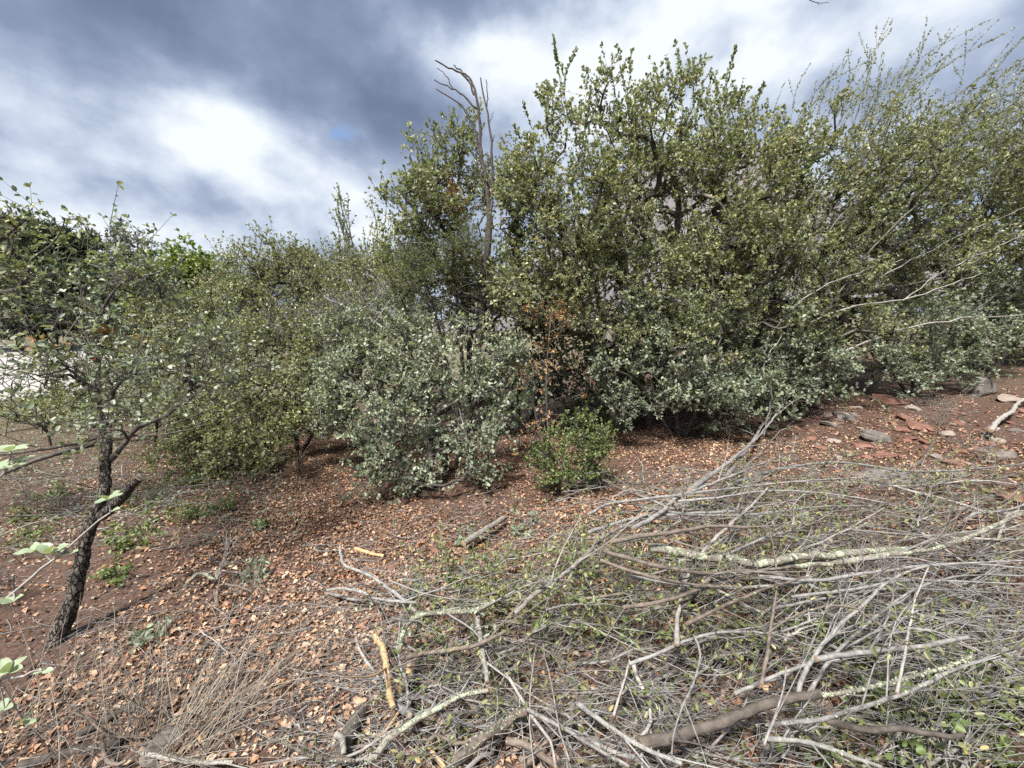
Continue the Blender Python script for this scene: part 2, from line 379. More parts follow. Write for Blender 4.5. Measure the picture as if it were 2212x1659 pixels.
def build_gravel():
    # the white gravel yard beyond the small tree
    g = Geo(); n, m = 24, 16
    A = [(-30, 9.5), (-11.5, 11.5)]; B = [(-58, 42), (-36, 38)]
    u = np.linspace(0, 1, n)[None, :, None]; v = np.linspace(0, 1, m)[:, None, None]
    A = np.array(A, float); B = np.array(B, float)
    P = (A[0]*(1-u)+A[1]*u)*(1-v)+(B[0]*(1-u)+B[1]*u)*v
    P = P+0.5*np.sin(P[..., ::-1]*0.9)*np.array([1, .6])
    V = np.concatenate([P, (H(P[..., 0], P[..., 1])+0.035)[..., None]], -1).reshape(-1, 3)
    i = np.arange(m-1)[:, None]*n+np.arange(n-1)[None]
    g.add(V, np.stack([i, i+1, i+n+1, i+n], -1).reshape(-1, 4))
    link('gravel_yard', g.mesh('gravel_yard', M['gravel']), kind='structure')
build_gravel()

def build_hill(name, cx, cy, w, d, h, mat, seed):
    r = np.random.default_rng(seed); n = 60
    u, v = np.meshgrid(np.linspace(-1, 1, n), np.linspace(-1, 1, n))
    z = h*np.exp(-2.2*(u**2+v**2))
    for s in range(1, 6):
        a = r.uniform(0, 6.28, 4); z = z*(1+0.16/s*np.sin(3*s*u+a[0]+np.sin(2*s*v+a[1]))*np.sin(2.6*s*v+a[2]))
    V = np.stack([cx+u*w, cy+v*d, z-2], -1).reshape(-1, 3)
    i = np.arange(n-1)[:, None]*n+np.arange(n-1)[None]
    g = Geo(); g.add(V, np.stack([i, i+1, i+n+1, i+n], -1).reshape(-1, 4))
    link(name, g.mesh(name, mat), kind='structure')
build_hill('hill', 75, 170, 95, 90, 76, M['hill'], 3)
build_hill('mountain', -2300, 1500, 700, 500, 480, M['bluehill'], 5)

# ------------------------------------------------------------------ plants
def grow(trunks, targets, rng, step=.16, tip_r=.004, up=.45, wig=.05, power=.5):
    """trunks: list of (pts[N,3], r0, r1). Returns list of (path, radii) for all branches"""
    pos = []; par = []; dirs = []; fixed = []; branches = []
    for pts, r0, r1 in trunks:
        L = np.linalg.norm(np.diff(pts, axis=0), axis=1).sum(); n = max(4, int(L/step)+2)
        P = spline(pts, n); T = nrm(np.gradient(P, axis=0)); idx = []
        for i in range(n):
            pos.append(P[i]); dirs.append(T[i]); par.append(len(pos)-2 if i else -1); fixed.append(r0+(r1-r0)*i/(n-1)); idx.append(len(pos)-1)
        branches.append(idx)
    nt_ = len(pos)
    pos = np.array(pos); dirs = np.array(dirs)
    base = pos[0]
    order = np.argsort(np.linalg.norm(targets-base, axis=1)) if len(targets) else []
    cap = 40000
    PP = np.zeros((cap, 3)); PP[:nt_] = pos; DD = np.zeros((cap, 3)); DD[:nt_] = dirs; n = nt_
    ends = []
    for ti in order:
        t = targets[ti]; q = PP[:n]; dv = t-q; d = np.linalg.norm(dv, axis=1)
        c = d+up*np.maximum(0, q[:, 2]-t[2]+.05)-0.25*np.einsum('ij,ij->i', dv, DD[:n])
        if len(trunks) > 0: c[0] += .3
        a = int(np.argmin(c)); dd = d[a]
        if dd < .02: ends.append((a, ti)); continue
        m = max(2, int(dd/step)+1)
        p0 = q[a]; p1 = p0+nrm(DD[a]*.6+nrm(dv[a])*.7+np.array([0, 0, .25]))*dd*.4; p2 = t-nrm(dv[a]+np.array([0, 0, .2*dd]))*dd*.25
        s = np.linspace(0, 1, m+1)[1:, None]
        B = (1-s)**3*p0+3*(1-s)**2*s*p1+3*(1-s)*s**2*p2+s**3*t
        B[:-1] += rng.normal(size=(m-1, 3))*wig*min(dd, .5)
        ids = [a]
        T = nrm(np.diff(np.vstack([p0[None], B]), axis=0))
        for i in range(m):
            PP[n] = B[i]; DD[n] = T[i]; par.append(ids[-1]); fixed.append(0); ids.append(n); n += 1
        branches.append(ids); ends.append((n-1, ti))
    w = np.zeros(n)
    for e, _ in ends: w[e] += 1
    for i in range(n-1, -1, -1):
        if par[i] >= 0: w[par[i]] += w[i]
    rad = tip_r*np.maximum(w, 1)**power
    fx = np.array(fixed[:n])
    rad = np.where(fx > 0, fx, rad)
    out = []
    for ids in branches:
        P = PP[ids]; R = rad[ids].copy()
        if ids[0] < nt_ and len(ids) > 1 and fx[ids[-1]] == 0: R[0] = min(R[0], R[1]*1.35)
        elif len(ids) > 1: R[0] = min(R[0], R[1]*1.3)
        out.append((P, R))
    return out, DD
def emit(g, branches, sides=5, tint=.4, n=9, rng=None, rough=0.0):
    P = np.stack([resample(b[0], n) if len(b[0]) < 3 else spline(b[0], n) for b in branches])
    R = np.stack([np.interp(np.linspace(0, 1, n), np.linspace(0, 1, len(b[1])), b[1]) for b in branches])
    tubes(g, P, R, sides, np.clip((rng or RNG).normal(tint, .18, len(branches)), 0, 1), rough=rough, rng=rng)
def lobe_points(lobes, rng, dens):
    """lobes (px, py, Y, rx, ry [, depth radius m [, weight]]) -> clump centres spread through the crown, with outward directions"""
    T, O = [], []
    for lb in lobes:
        px, py, Y, rx, ry = lb[:5]; c = at(px, py, Y); t = Y/ray(px, py)[1]/F
        a, b = rx*t, ry*t; dd = lb[5] if len(lb) > 5 and lb[5] else (a+b)/2*.9
        wgt = lb[6] if len(lb) > 6 else 1
        n = max(2, int(dens*wgt*(a*b*dd)**.72*4))
        nc = max(3, int(n/2.6))
        qc = nrm(rng.normal(size=(nc, 3)))*rng.uniform(0, 1, (nc, 1))**(1/2.4)
        q = qc[rng.integers(0, nc, n)]; p = c+q*np.array([a, dd, b])+rng.normal(size=(n, 3))*np.array([.34, .34, .28])*min(.42, .5*(a*b)**.5)
        T.append(p); O.append(q)
    T = np.vstack(T); O = np.vstack(O)
    g = H(T[:, 0], T[:, 1]); ok = T[:, 2] > g+.05
    return T[ok], O[ok]
def foliate(gt, gl, T, O, rng, k=7, tl=(.10, .26), m=9, L=(.024, .040), asp=.62, shape=1, upb=.35, outb=.6, tint=(.45, .22), twig_r=.0018, spread=.06, tip=True, curl=.12, droop=0., dead=0.):
    B = len(T)*k
    if B == 0: return
    o = np.repeat(T, k, 0)+rng.normal(size=(B, 3))*spread*np.array([1, 1, .7]); q = np.repeat(O, k, 0)
    D = nrm(q*outb+np.array([0, 0, upb])+rng.normal(size=(B, 3))*.55)
    ln = rng.uniform(*tl, B)
    s = np.linspace(0, 1, 2)
    bend = nrm(rng.normal(size=(B, 3)))*.18+np.array([0, 0, .12-droop])
    P = o[:, None]-D[:, None]*ln[:, None, None]*.25+D[:, None]*ln[:, None, None]*s[None, :, None]+bend[:, None]*ln[:, None, None]*(s**2)[None, :, None]
    R = np.maximum(twig_r*np.array([1.2, .45])[None], .0006)*np.ones((B, 1))
    tubes(gt, P, R, 3, np.clip(rng.normal(.5, .25, B), 0, 1))
    # leaves along each twig
    u = rng.uniform(.1, 1, (B, m))**.7; u[:, -3:] = 1.0
    seg = np.clip(u, 0, .9999); i = seg.astype(int); f = (seg-i)[..., None]
    bi = np.arange(B)[:, None]
    p = P[bi, i]*(1-f)+P[bi, i+1]*f
    td = nrm(P[bi, i+1]-P[bi, i])
    ax = td*.55+rng.normal(size=(B, m, 3))*.62+np.array([0, 0, .12-droop])
    nh = rng.normal(size=(B, m, 3))*.75+np.array([0, 0, .8])+q[:, None]*.3
    n = B*m
    clump = np.repeat(rng.normal(0, .20, len(T)), k*m)
    tn = np.clip(rng.normal(tint[0], tint[1], n)+clump, 0, .97)
    if dead > 0: tn = np.where(rng.uniform(size=n) < dead, 1.0, tn)
    l = rng.uniform(*L, n)*np.repeat(rng.uniform(.75, 1.2, B), m)
    leaves(gl, p.reshape(-1, 3), ax.reshape(-1, 3), nh.reshape(-1, 3), l, l*asp*rng.uniform(.8, 1.2, n), tn, shape, curl)
def shoots(gt, gl, specs, rng, L=(.022, .036), asp=.6, step=.018, tint=(.5, .2), r=.004, shape=1, whorl=3, side=.5):
    """leafy wands: (px0,py0,Y0, px1,py1,Y1)"""
    paths = []
    for (x0, y0, Y0, x1, y1, Y1) in specs:
        a, b = at(x0, y0, Y0), at(x1, y1, Y1); d = b-a; ll = np.linalg.norm(d)
        mid = (a+b)/2+rng.normal(size=3)*.08*ll+np.array([0, 0, .04*ll])
        P = spline([a, mid, b], 8); paths.append((P, r))
        ns = int(ll*3.5*side)
        for _ in range(ns):
            i = rng.integers(1, 6); sd = nrm(nrm(d)*.8+rng.normal(size=3)*.45); l2 = rng.uniform(.12, .32)*min(1, ll)
            paths.append((spline([P[i], P[i]+sd*l2*.5+np.array([0, 0, .01]), P[i]+sd*l2+nrm(d)*l2*.25], 8), r*.55))
    PP = np.stack([p for p, _ in paths]); RR = np.stack([np.linspace(1, .25, 8)*q for _, q in paths])
    tubes(gt, PP, RR, 4, np.clip(rng.normal(.4, .2, len(paths)), 0, 1))
    for P, _ in paths:
        ll = np.linalg.norm(np.diff(P, axis=0), axis=1).sum(); n = max(4, int(ll*.9/step))*whorl//2
        u = rng.uniform(.12, 1, n)**.8*6.999; i = u.astype(int); f = (u-i)[:, None]
        p = P[i]*(1-f)+P[i+1]*f; td = nrm(P[i+1]-P[i])
        ax = td*.75+rng.normal(size=(n, 3))*.5; l = rng.uniform(*L, n)
        leaves(gl, p, ax, rng.normal(size=(n, 3))*.7+np.array([0, 0, .6]), l, l*asp, np.clip(rng.normal(tint[0], tint[1], n), 0, .97), shape)
def trunk_px(pts, base_on_ground=True):
    """(px, py, Y) -> world; the first point is set on the ground"""
    P = np.array([at(*p) for p in pts])
    if base_on_ground: P[0, 2] = H(P[0, 0], P[0, 1])-.05
    return P
def plant(name, label, cat, trunks, lobes, leafm, seed, dens=14, bark='bark', shoot=None, shoot_kw={}, group=None, step=.16, tip_r=.0035, wig=.05,
          sides=5, leaf_name='foliage', tw='twig', extra=None, power=.5, rough=0.04, **fk):
    rng = np.random.default_rng(seed)
    base = trunks[0][0][0].copy(); base[2] = float(H(base[0], base[1]))
    root = thing(name, label, cat, base, group)
    T, O = lobe_points(lobes, rng, dens)
    br, _ = grow(trunks, T, rng, step, tip_r, wig=wig, power=power)
    nt_ = len(trunks)
    for b in br[:nt_]:
        g = Geo(); emit(g, [b], 9, .45, max(10, len(b[0])*2), rng, rough); part('trunk' if nt_ == 1 else 'stem', g, M[bark], root)
    gb = Geo()
    if len(br) > nt_: emit(gb, br[nt_:], 4, .45, 6, rng)
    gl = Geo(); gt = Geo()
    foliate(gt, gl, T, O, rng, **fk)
    if shoot: shoots(gt, gl, shoot, rng, **shoot_kw)
    if gb.n: part('branches', gb, M[bark], root, 'stuff')
    part('twigs', gt, M[tw], root, 'stuff')
    part(leaf_name, gl, M[leafm], root, 'stuff')
    if extra: extra(root, rng)
    return root
def tr(pts, r0, r1, ground=True): return (trunk_px(pts, ground), r0, r1)

# --- the tall oak in the middle
plant('scrub_oak', 'tall dense scrub oak right of the dead snag, its leafy top reaching highest', 'tree',
      [tr([(1340, 900, 5.0), (1300, 790, 4.9), (1240, 620, 4.7), (1225, 500, 4.7)], .09, .045),
       tr([(1400, 900, 5.1), (1440, 700, 5.1), (1465, 440, 5.2), (1430, 330, 5.2)], .07, .025),
       tr([(1360, 900, 5.2), (1280, 600, 5.3), (1235, 400, 5.2)], .05, .02),
       tr([(1465, 470, 5.2), (1530, 420, 5.2), (1600, 330, 5.2)], .035, .015, False)],
      [(1400, 345, 5.1, 190, 115, .8, .8), (1250, 440, 4.7, 150, 150, .7), (1150, 400, 5.0, 65, 120, .4, 1.2), (1100, 470, 4.95, 40, 90, .3, 1.2), (1110, 600, 4.8, 60, 70, .3), (1560, 430, 5.1, 170, 140, .8, .8), (1180, 590, 4.6, 110, 110),
       (1420, 560, 4.7, 220, 120, .6), (1600, 610, 4.7, 150, 150, .6), (1210, 240, 5.2, 55, 75, .3, .5), (1330, 225, 5.1, 70, 65, .4, .45), (1450, 220, 5.1, 60, 70, .3, .45), (1580, 260, 5.2, 90, 70, .4, .5), (1300, 690, 4.5, 130, 70, .4), (1480, 720, 4.6, 150, 90, .5)],
      'oak', 11, dens=86,
      shoot=[(1215, 240, 5.2, 1195, 78, 5.2), (1225, 260, 5.2, 1245, 105, 5.2), (1330, 210, 5.1, 1320, 120, 5.1), (1350, 220, 5.1, 1365, 110, 5.1), (1440, 230, 5.1, 1458, 88, 5.1),
             (1450, 240, 5.1, 1440, 130, 5.1), (1470, 240, 5.2, 1500, 150, 5.2), (1490, 270, 5.2, 1520, 170, 5.2), (1580, 280, 5.2, 1590, 100, 5.2), (1570, 300, 5.2, 1545, 170, 5.2), (1180, 300, 5.2, 1160, 200, 5.2), (1130, 330, 5.2, 1110, 270, 5.1), (1620, 300, 5.2, 1650, 180, 5.2), (1150, 280, 5.2, 1130, 225, 5.1), (1260, 300, 5.2, 1275, 190, 5.2), (1390, 260, 5.2, 1400, 160, 5.2), (1300, 260, 5.1, 1290, 165, 5.1), (1360, 240, 5.1, 1345, 140, 5.1), (1420, 240, 5.1, 1415, 150, 5.1), (1540, 280, 5.2, 1530, 190, 5.2), (1600, 290, 5.2, 1615, 190, 5.2), (1660, 330, 5.2, 1690, 240, 5.2)],
      shoot_kw=dict(L=(.032, .05), step=.015, asp=.7, r=.005),
      k=5, m=14, L=(.026, .043), asp=.74, shape=0, tint=(.55, .27), spread=.05, tip_r=.0045)
# --- right-hand oak with long wands leaning out
def wands(seed, n, x, y, Y, dx, dy, jy=.3):
    r = np.random.default_rng(seed); o = []
    for _ in range(n):
        x0 = r.uniform(*x); y0 = r.uniform(*y); Y0 = r.uniform(*Y)
        o.append((x0, y0, Y0, x0+r.uniform(*dx), y0+r.uniform(*dy), Y0+r.uniform(-jy, jy)))
    return o
def front_limbs(root, rng):
    for pts, r, mt in [([(1640, 760, 4.7), (1690, 690, 4.5), (1760, 630, 4.4), (1850, 590, 4.4), (1950, 560, 4.5)], .011, 'stick'), ([(1700, 720, 4.6), (1830, 665, 4.4), (1960, 645, 4.4), (2120, 590, 4.6)], .010, 'palestick'), ([(1760, 790, 4.6), (1880, 735, 4.5), (2020, 695, 4.6), (2230, 680, 5.0)], .012, 'palestick'),
                       ([(1640, 640, 4.6), (1700, 500, 4.5), (1760, 410, 4.6), (1800, 350, 4.7)], .012, 'bark'), ([(1690, 640, 4.6), (1790, 500, 4.5), (1850, 430, 4.6), (1900, 360, 4.8)], .011, 'bark'), ([(1800, 650, 4.5), (1900, 520, 4.5), (1985, 440, 4.6), (2060, 380, 4.8)], .010, 'bark'),
                       ([(1560, 720, 4.4), (1540, 600, 4.4), (1500, 470, 4.5), (1490, 380, 4.6)], .008, 'bark'), ([(1600, 860, 4.3), (1560, 780, 4.3), (1555, 700, 4.3)], .007, 'stick'), ([(1650, 940, 4.2), (1665, 860, 4.2), (1650, 790, 4.3), (1690, 720, 4.4)], .008, 'palestick'), ([(1950, 650, 4.7), (2050, 580, 4.8), (2230, 500, 5.2)], .007, 'palestick'), ([(1900, 600, 4.7), (2050, 520, 4.9), (2230, 440, 5.3)], .007, 'stick')]:
        g = Geo(); P = spline(np.array([at(*p) for p in pts]), 18); P[1:-1] += rng.normal(size=(16, 3))*.008
        tubes(g, P[None], np.linspace(r, r*.4, 18)[None], 6, [.7], rough=.05, rng=rng, caps=True); part('bare_limb', g, M[mt], root)
plant('scrub_oak', 'spreading scrub oak with bare grey limbs and long wands leaning towards the slope', 'tree',
      [tr([(1600, 900, 5.2), (1640, 760, 5.0), (1720, 560, 5.0), (1830, 400, 5.1), (1880, 320, 5.2)], .06, .02),
       tr([(1610, 900, 5.3), (1760, 700, 4.9), (1900, 560, 4.8), (2000, 480, 4.9)], .05, .018),
       tr([(1590, 900, 5.3), (1680, 600, 5.2), (1700, 420, 5.3), (1690, 320, 5.3)], .045, .016)],
      [(1830, 400, 5.2, 150, 130, .7), (1730, 560, 4.9, 140, 130, .6), (1960, 420, 5.4, 130, 110, .6), (1930, 560, 5.0, 150, 100, .5), (1720, 350, 5.3, 90, 90), (1810, 680, 4.7, 130, 90, .5), (1990, 320, 5.6, 80, 70)],
      'oak', 12, dens=74,
      shoot=wands(1, 20, (1660, 1880), (270, 370), (5, 5.6), (20, 120), (-210, -110))+wands(2, 105, (1800, 2150), (270, 460), (5.1, 5.9), (30, 290), (-270, -60)),
      shoot_kw=dict(step=.021, tint=(.45, .25), r=.0038, shape=0, asp=.7, L=(.015, .028), side=1.0),
      k=5, m=14, L=(.024, .041), asp=.72, shape=0, tint=(.5, .27), spread=.05, tip_r=.0045, extra=front_limbs)
plant('shrub', 'olive green mountain shrub massed up the slope at the right edge', 'shrub',
      [tr([(2150, 760, 6.0), (2140, 560, 6.0), (2120, 420, 6.0)], .04, .015), tr([(2160, 760, 6.2), (2260, 520, 6.0), (2330, 330, 6.0)], .04, .015), tr([(2140, 760, 6.2), (2040, 600, 6.0), (1990, 520, 6.0)], .03, .012)],
      [(2090, 480, 6.0, 90, 90, .7), (2190, 400, 6.0, 110, 130, .8), (2060, 590, 5.8, 110, 70, .6), (2200, 560, 5.8, 120, 90, .7), (2290, 300, 6.2, 120, 140, .8), (2320, 500, 6, 90, 160, .8), (1990, 560, 6.0, 60, 50, .5)],
      'olive', 13, dens=62, shoot=wands(3, 26, (2100, 2240), (240, 420), (5.8, 6.4), (40, 130), (-170, -60)), shoot_kw=dict(step=.03, tint=(.4, .2)),
      k=5, m=12, L=(.028, .046), asp=.68, shape=0, tint=(.5, .25), outb=.5, upb=.4)
plant('shrub', 'low blue green oak bush above the boulder on the stony slope', 'shrub',
      [tr([(1980, 820, 5.4), (1970, 740, 5.4), (1960, 680, 5.4)], .03, .012), tr([(1990, 820, 5.5), (2060, 720, 5.4), (2120, 660, 5.4)], .025, .012), tr([(1970, 820, 5.4), (1900, 760, 5.2), (1860, 720, 5.2)], .025, .012)],
      [(1940, 720, 5.2, 110, 70, .5), (2070, 710, 5.4, 110, 70, .5), (1890, 800, 5.1, 80, 45, .4), (2000, 800, 5.1, 90, 40, .4), (2150, 650, 5.6, 80, 80, .5), (2080, 780, 5.2, 60, 40, .3)],
      'glauc', 14, dens=66, k=5, m=12, L=(.029, .046), asp=.72, shape=0, tint=(.5, .26))
# --- glaucous low growth under the tall oak
plant('shrub', 'low blue green oak sprouts in front of the tall oak trunk', 'shrub',
      [tr([(1470, 900, 4.6), (1450, 800, 4.5), (1430, 760, 4.5)], .03, .01), tr([(1480, 900, 4.6), (1540, 800, 4.5), (1560, 700, 4.5)], .03, .01), tr([(1460, 900, 4.6), (1380, 830, 4.4), (1330, 800, 4.3)], .02, .01)],
      [(1350, 800, 4.3, 70, 45, .3), (1430, 790, 4.3, 90, 70, .35), (1530, 760, 4.4, 90, 90, .4), (1470, 855, 4.25, 130, 40, .3), (1580, 860, 4.3, 90, 60, .35), (1420, 700, 4.5, 110, 70, .3), (1330, 870, 4.2, 50, 40, .25)],
      'glauc', 15, dens=70, k=5, m=11, L=(.030, .048), tint=(.5, .26))
plant('shrub', 'blue green oak sprouts at the foot of the bare grey limbs', 'shrub',
      [tr([(1680, 900, 4.7), (1690, 800, 4.6), (1700, 720, 4.6)], .03, .01), tr([(1670, 900, 4.7), (1620, 820, 4.6), (1590, 760, 4.6)], .03, .01)],
      [(1680, 760, 4.5, 100, 90, .4), (1640, 860, 4.4, 80, 55, .3), (1750, 830, 4.5, 80, 60, .35), (1790, 760, 4.7, 70, 60, .35), (1570, 900, 4.2, 40, 30, .2)],
      'glauc', 16, dens=70, k=5, m=11, L=(.029, .047), tint=(.5, .26))
# --- left of the snag
def orange_sprays(root, rng):
    T, O = lobe_points([(985, 465, 5.1, 40, 16, .15), (1000, 430, 5.1, 30, 18, .12)], rng, 160)
    gt, gl = Geo(), Geo(); foliate(gt, gl, T, O, rng, k=6, m=7, L=(.03, .05), asp=.3, tint=(.3, .2))
    part('withered_spray', gl, M['deadleaf'], root, 'stuff')
plant('scrub_oak', 'scrub oak with a withered orange spray standing against the dead snag', 'tree',
      [tr([(1010, 800, 5.3), (1010, 600, 5.3), (960, 500, 5.2), (910, 390, 5.2), (885, 340, 5.2)], .05, .014), tr([(1010, 790, 5.4), (980, 520, 5.4), (1000, 330, 5.4)], .035, .012), tr([(1000, 800, 5.3), (930, 640, 5.1), (880, 560, 5.1)], .03, .012)],
      [(935, 440, 5.2, 80, 70, .5), (910, 510, 5.1, 70, 60, .4), (985, 330, 5.4, 40, 80, .3), (870, 450, 5.2, 40, 50, .3), (1000, 450, 5.4, 60, 90, .4), (960, 590, 5.2, 80, 60, .4), (1080, 640, 5.0, 90, 80, .4), (920, 370, 5.2, 40, 50, .3)],
      'oak', 17, dens=86, extra=orange_sprays,
      shoot=[(905, 400, 5.2, 900, 320, 5.2), (920, 380, 5.2, 935, 270, 5.2), (955, 400, 5.3, 965, 270, 5.3), (985, 330, 5.4, 980, 235, 5.4), (1000, 340, 5.4, 1010, 230, 5.4), (870, 470, 5.2, 850, 410, 5.2)],
      k=5, m=10, L=(.030, .050), asp=.72, shape=0, tint=(.5, .26))
# --- the half dead juniper: snag on top, live needle sprays low down
def juniper_snag():
    rng = np.random.default_rng(21); Y = 4.9
    base = at(1030, 840, Y); base[2] = H(base[0], base[1])
    root = thing('juniper', 'half dead juniper, bare forked snag above, yellow green needles low on one side', 'tree', base)
    def limb(nm, pts, r0, r1, mat='snag', n=22, sides=9):
        P = spline(np.array([at(*p) for p in pts]), n); P[1:-1] += rng.normal(size=(n-2, 3))*.006
        g = Geo(); tubes(g, P[None], np.linspace(r0, r1, n)[None], sides, [.45], rough=.06, rng=rng, caps=True); part(nm, g, M[mat], root); return P
    t0 = tuple(base); P = [base-np.array([0, 0, .05])]
    limb('trunk', [(1030, 880, Y), (1032, 780, Y), (1038, 700, Y), (1046, 600, Y), (1052, 540, Y), (1058, 480, Y)], .062, .040)
    limb('stem', [(1058, 485, Y), (1052, 400, Y), (1040, 330, Y), (1036, 270, Y), (1030, 220, Y), (1020, 180, Y)], .029, .012)
    limb('stem', [(1058, 490, Y), (1062, 430, Y), (1062, 330, Y), (1056, 260, Y), (1046, 210, Y), (1038, 168, Y)], .020, .007)
    for pts, r0, r1 in [([(1024, 205, Y), (1014, 180, Y), (995, 158, Y), (970, 148, Y), (940, 130, Y)], .018, .009), ([(1020, 180, Y), (1012, 168, Y), (990, 148, Y), (980, 140, Y)], .016, .008),
                        ([(1030, 235, Y), (1010, 215, Y), (985, 195, Y), (962, 185, Y), (938, 172, Y)], .016, .007), ([(978, 191, Y), (970, 172, Y), (957, 155, Y), (944, 148, Y)], .009, .005),
                        ([(1038, 340, Y), (1030, 290, Y), (1010, 250, Y), (995, 228, Y), (970, 210, Y), (942, 192, Y)], .022, .007), ([(1052, 230, Y), (1053, 200, Y), (1050, 172, Y)], .010, .006),
                        ([(1060, 320, Y), (1066, 300, Y), (1068, 292, Y)], .010, .006), ([(1056, 265, Y), (1062, 255, Y), (1066, 242, Y)], .007, .003),
                        ([(1050, 400, Y), (1030, 375, Y), (1005, 372, Y), (985, 365, Y)], .009, .003), ([(1046, 440, Y), (1020, 455, Y), (1000, 470, Y), (975, 478, Y)], .014, .004),
                        ([(1050, 360, Y), (1060, 345, Y), (1074, 338, Y)], .006, .002), ([(1056, 420, Y), (1072, 390, Y), (1080, 380, Y)], .008, .003), ([(1040, 380, Y), (1025, 350, Y), (1020, 330, Y)], .006, .002),
                        ([(1040, 690, Y), (1010, 688, Y), (985, 700, 4.8), (955, 705, 4.7)], .026, .008), ([(1042, 650, Y), (1000, 640, Y), (955, 640, 4.8), (905, 660, 4.7)], .02, .006),
                        ([(1044, 620, Y), (990, 610, Y), (940, 600, 4.8), (870, 585, 4.7)], .018, .005), ([(1048, 580, Y), (1000, 560, 4.8), (940, 530, 4.7), (855, 523, 4.6)], .02, .008)]:
        limb('dead_limb', pts, r0*.75, r1*.75, n=12, sides=6)
    # fine dead twigs on the lower limbs
    g = Geo(); B = 160; o = np.array([at(rng.uniform(860, 1035), rng.uniform(600, 720), rng.uniform(4.6, 4.9)) for _ in range(B)])
    D = nrm(rng.normal(size=(B, 3))*np.array([1, .7, .5])+np.array([-.7, -.2, 0])); l = rng.uniform(.15, .4, B)
    s = np.linspace(0, 1, 4); b = rng.normal(size=(B, 3))*.2
    tubes(g, o[:, None]+(D[:, None]*s[None, :, None]+b[:, None]*(s**2)[None, :, None])*l[:, None, None], np.array([[.003, .002, .0015, .0008]])*np.ones((B, 1)), 3, rng.uniform(.3, 1, B))
    part('dead_twigs', g, M['twig'], root, 'stuff')
    gt, gl = Geo(), Geo()
    T, O = lobe_points([(930, 560, 4.7, 70, 40, .3), (880, 590, 4.7, 50, 45, .3), (990, 560, 4.7, 45, 35, .25), (950, 610, 4.7, 80, 25, .25), (1010, 520, 4.7, 40, 30, .25), (860, 640, 4.8, 35, 30, .2)], rng, 95)
    br, _ = grow([(np.array([at(1044, 620, Y), at(960, 590, 4.8), at(880, 590, 4.75)]), .015, .006), (np.array([at(1048, 560, Y), at(1000, 560, 4.8), at(940, 550, 4.7)]), .015, .006)], T, rng)
    gb = Geo(); emit(gb, br, 4, .4, 7, rng); part('branches', gb, M['snag'], root, 'stuff')
    foliate(gt, gl, T, O, rng, k=8, tl=(.08, .18), m=26, L=(.025, .05), asp=.09, shape=0, tint=(.55, .25), upb=.5, spread=.07)
    part('twigs', gt, M['twig'], root, 'stuff'); part('needles', gl, M['needle'], root, 'stuff')
juniper_snag()
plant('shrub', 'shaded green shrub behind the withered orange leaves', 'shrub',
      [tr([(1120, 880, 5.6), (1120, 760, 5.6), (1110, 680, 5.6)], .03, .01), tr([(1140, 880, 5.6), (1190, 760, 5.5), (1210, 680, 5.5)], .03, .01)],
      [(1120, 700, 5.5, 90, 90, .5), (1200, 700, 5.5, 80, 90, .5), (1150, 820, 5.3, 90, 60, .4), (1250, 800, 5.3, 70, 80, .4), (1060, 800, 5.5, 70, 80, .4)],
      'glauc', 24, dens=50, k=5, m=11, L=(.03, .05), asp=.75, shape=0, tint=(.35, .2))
plant('shrub', 'green shrub filling the gap behind the juniper trunk', 'shrub',
      [tr([(960, 840, 6.2), (960, 740, 6.2), (950, 660, 6.2)], .03, .01), tr([(940, 840, 6.2), (880, 740, 6.2), (860, 660, 6.2)], .03, .01)],
      [(960, 680, 6.2, 90, 80, .5), (880, 660, 6.3, 80, 80, .5), (1020, 620, 6.3, 70, 100, .5), (900, 590, 6.5, 70, 60, .5), (840, 720, 6.0, 80, 60, .5)],
      'oak', 25, dens=44, k=5, m=11, L=(.034, .055), asp=.72, shape=0, tint=(.4, .2))
plant('shrub', 'dark olive brush on the rising slope behind the largest boulder', 'shrub',
      [tr([(2200, 800, 6.4), (2190, 740, 6.4), (2180, 690, 6.4)], .03, .01), tr([(2210, 800, 6.4), (2260, 740, 6.4), (2300, 690, 6.4)], .03, .01)],
      [(2180, 720, 6.4, 90, 60, .5), (2270, 700, 6.4, 90, 90, .6), (2130, 760, 6.2, 60, 40, .4), (2100, 690, 6.6, 80, 60, .5), (2240, 620, 6.6, 100, 70, .6)],
      'olive', 26, dens=50, k=5, m=12, L=(.028, .046), asp=.7, shape=0, tint=(.4, .25))
for lab_, lobes_, seed_, mt_ in [
    ('pale grey green shrub between the crooked oak crown and the wide dense shrub', [(330, 880, 5.2, 80, 50, .5), (260, 900, 5.6, 70, 40, .4), (390, 830, 5.4, 80, 50, .5), (300, 820, 6.2, 90, 45, .5)], 27, 'glauc'),
    ('grey green scrub in front of the white gravel behind the crooked oak', [(120, 900, 7, 110, 30, .6), (30, 890, 7.5, 90, 30, .6), (200, 880, 6.6, 80, 35, .5), (150, 850, 8.5, 120, 22, .6)], 28, 'olive'),
    ('pale olive shrub below the bright yellow green tree', [(330, 760, 7.0, 90, 50, .6), (430, 770, 6.6, 90, 55, .6), (260, 780, 7.4, 70, 40, .5), (510, 740, 6.6, 80, 60, .5)], 29, 'olive')]:
    x_, y_, Y_ = lobes_[0][:3]
    plant('shrub', lab_, 'shrub', [tr([(x_, y_+60, Y_), (x_+8, y_+20, Y_), (x_-5, y_, Y_)], .025, .008), tr([(x_+10, y_+60, Y_), (x_+60, y_+20, Y_), (x_+70, y_, Y_)], .02, .008)], lobes_, mt_, seed_, dens=46, k=5, m=11, L=(.032, .052), asp=.72, shape=0, tint=(.6, .25))
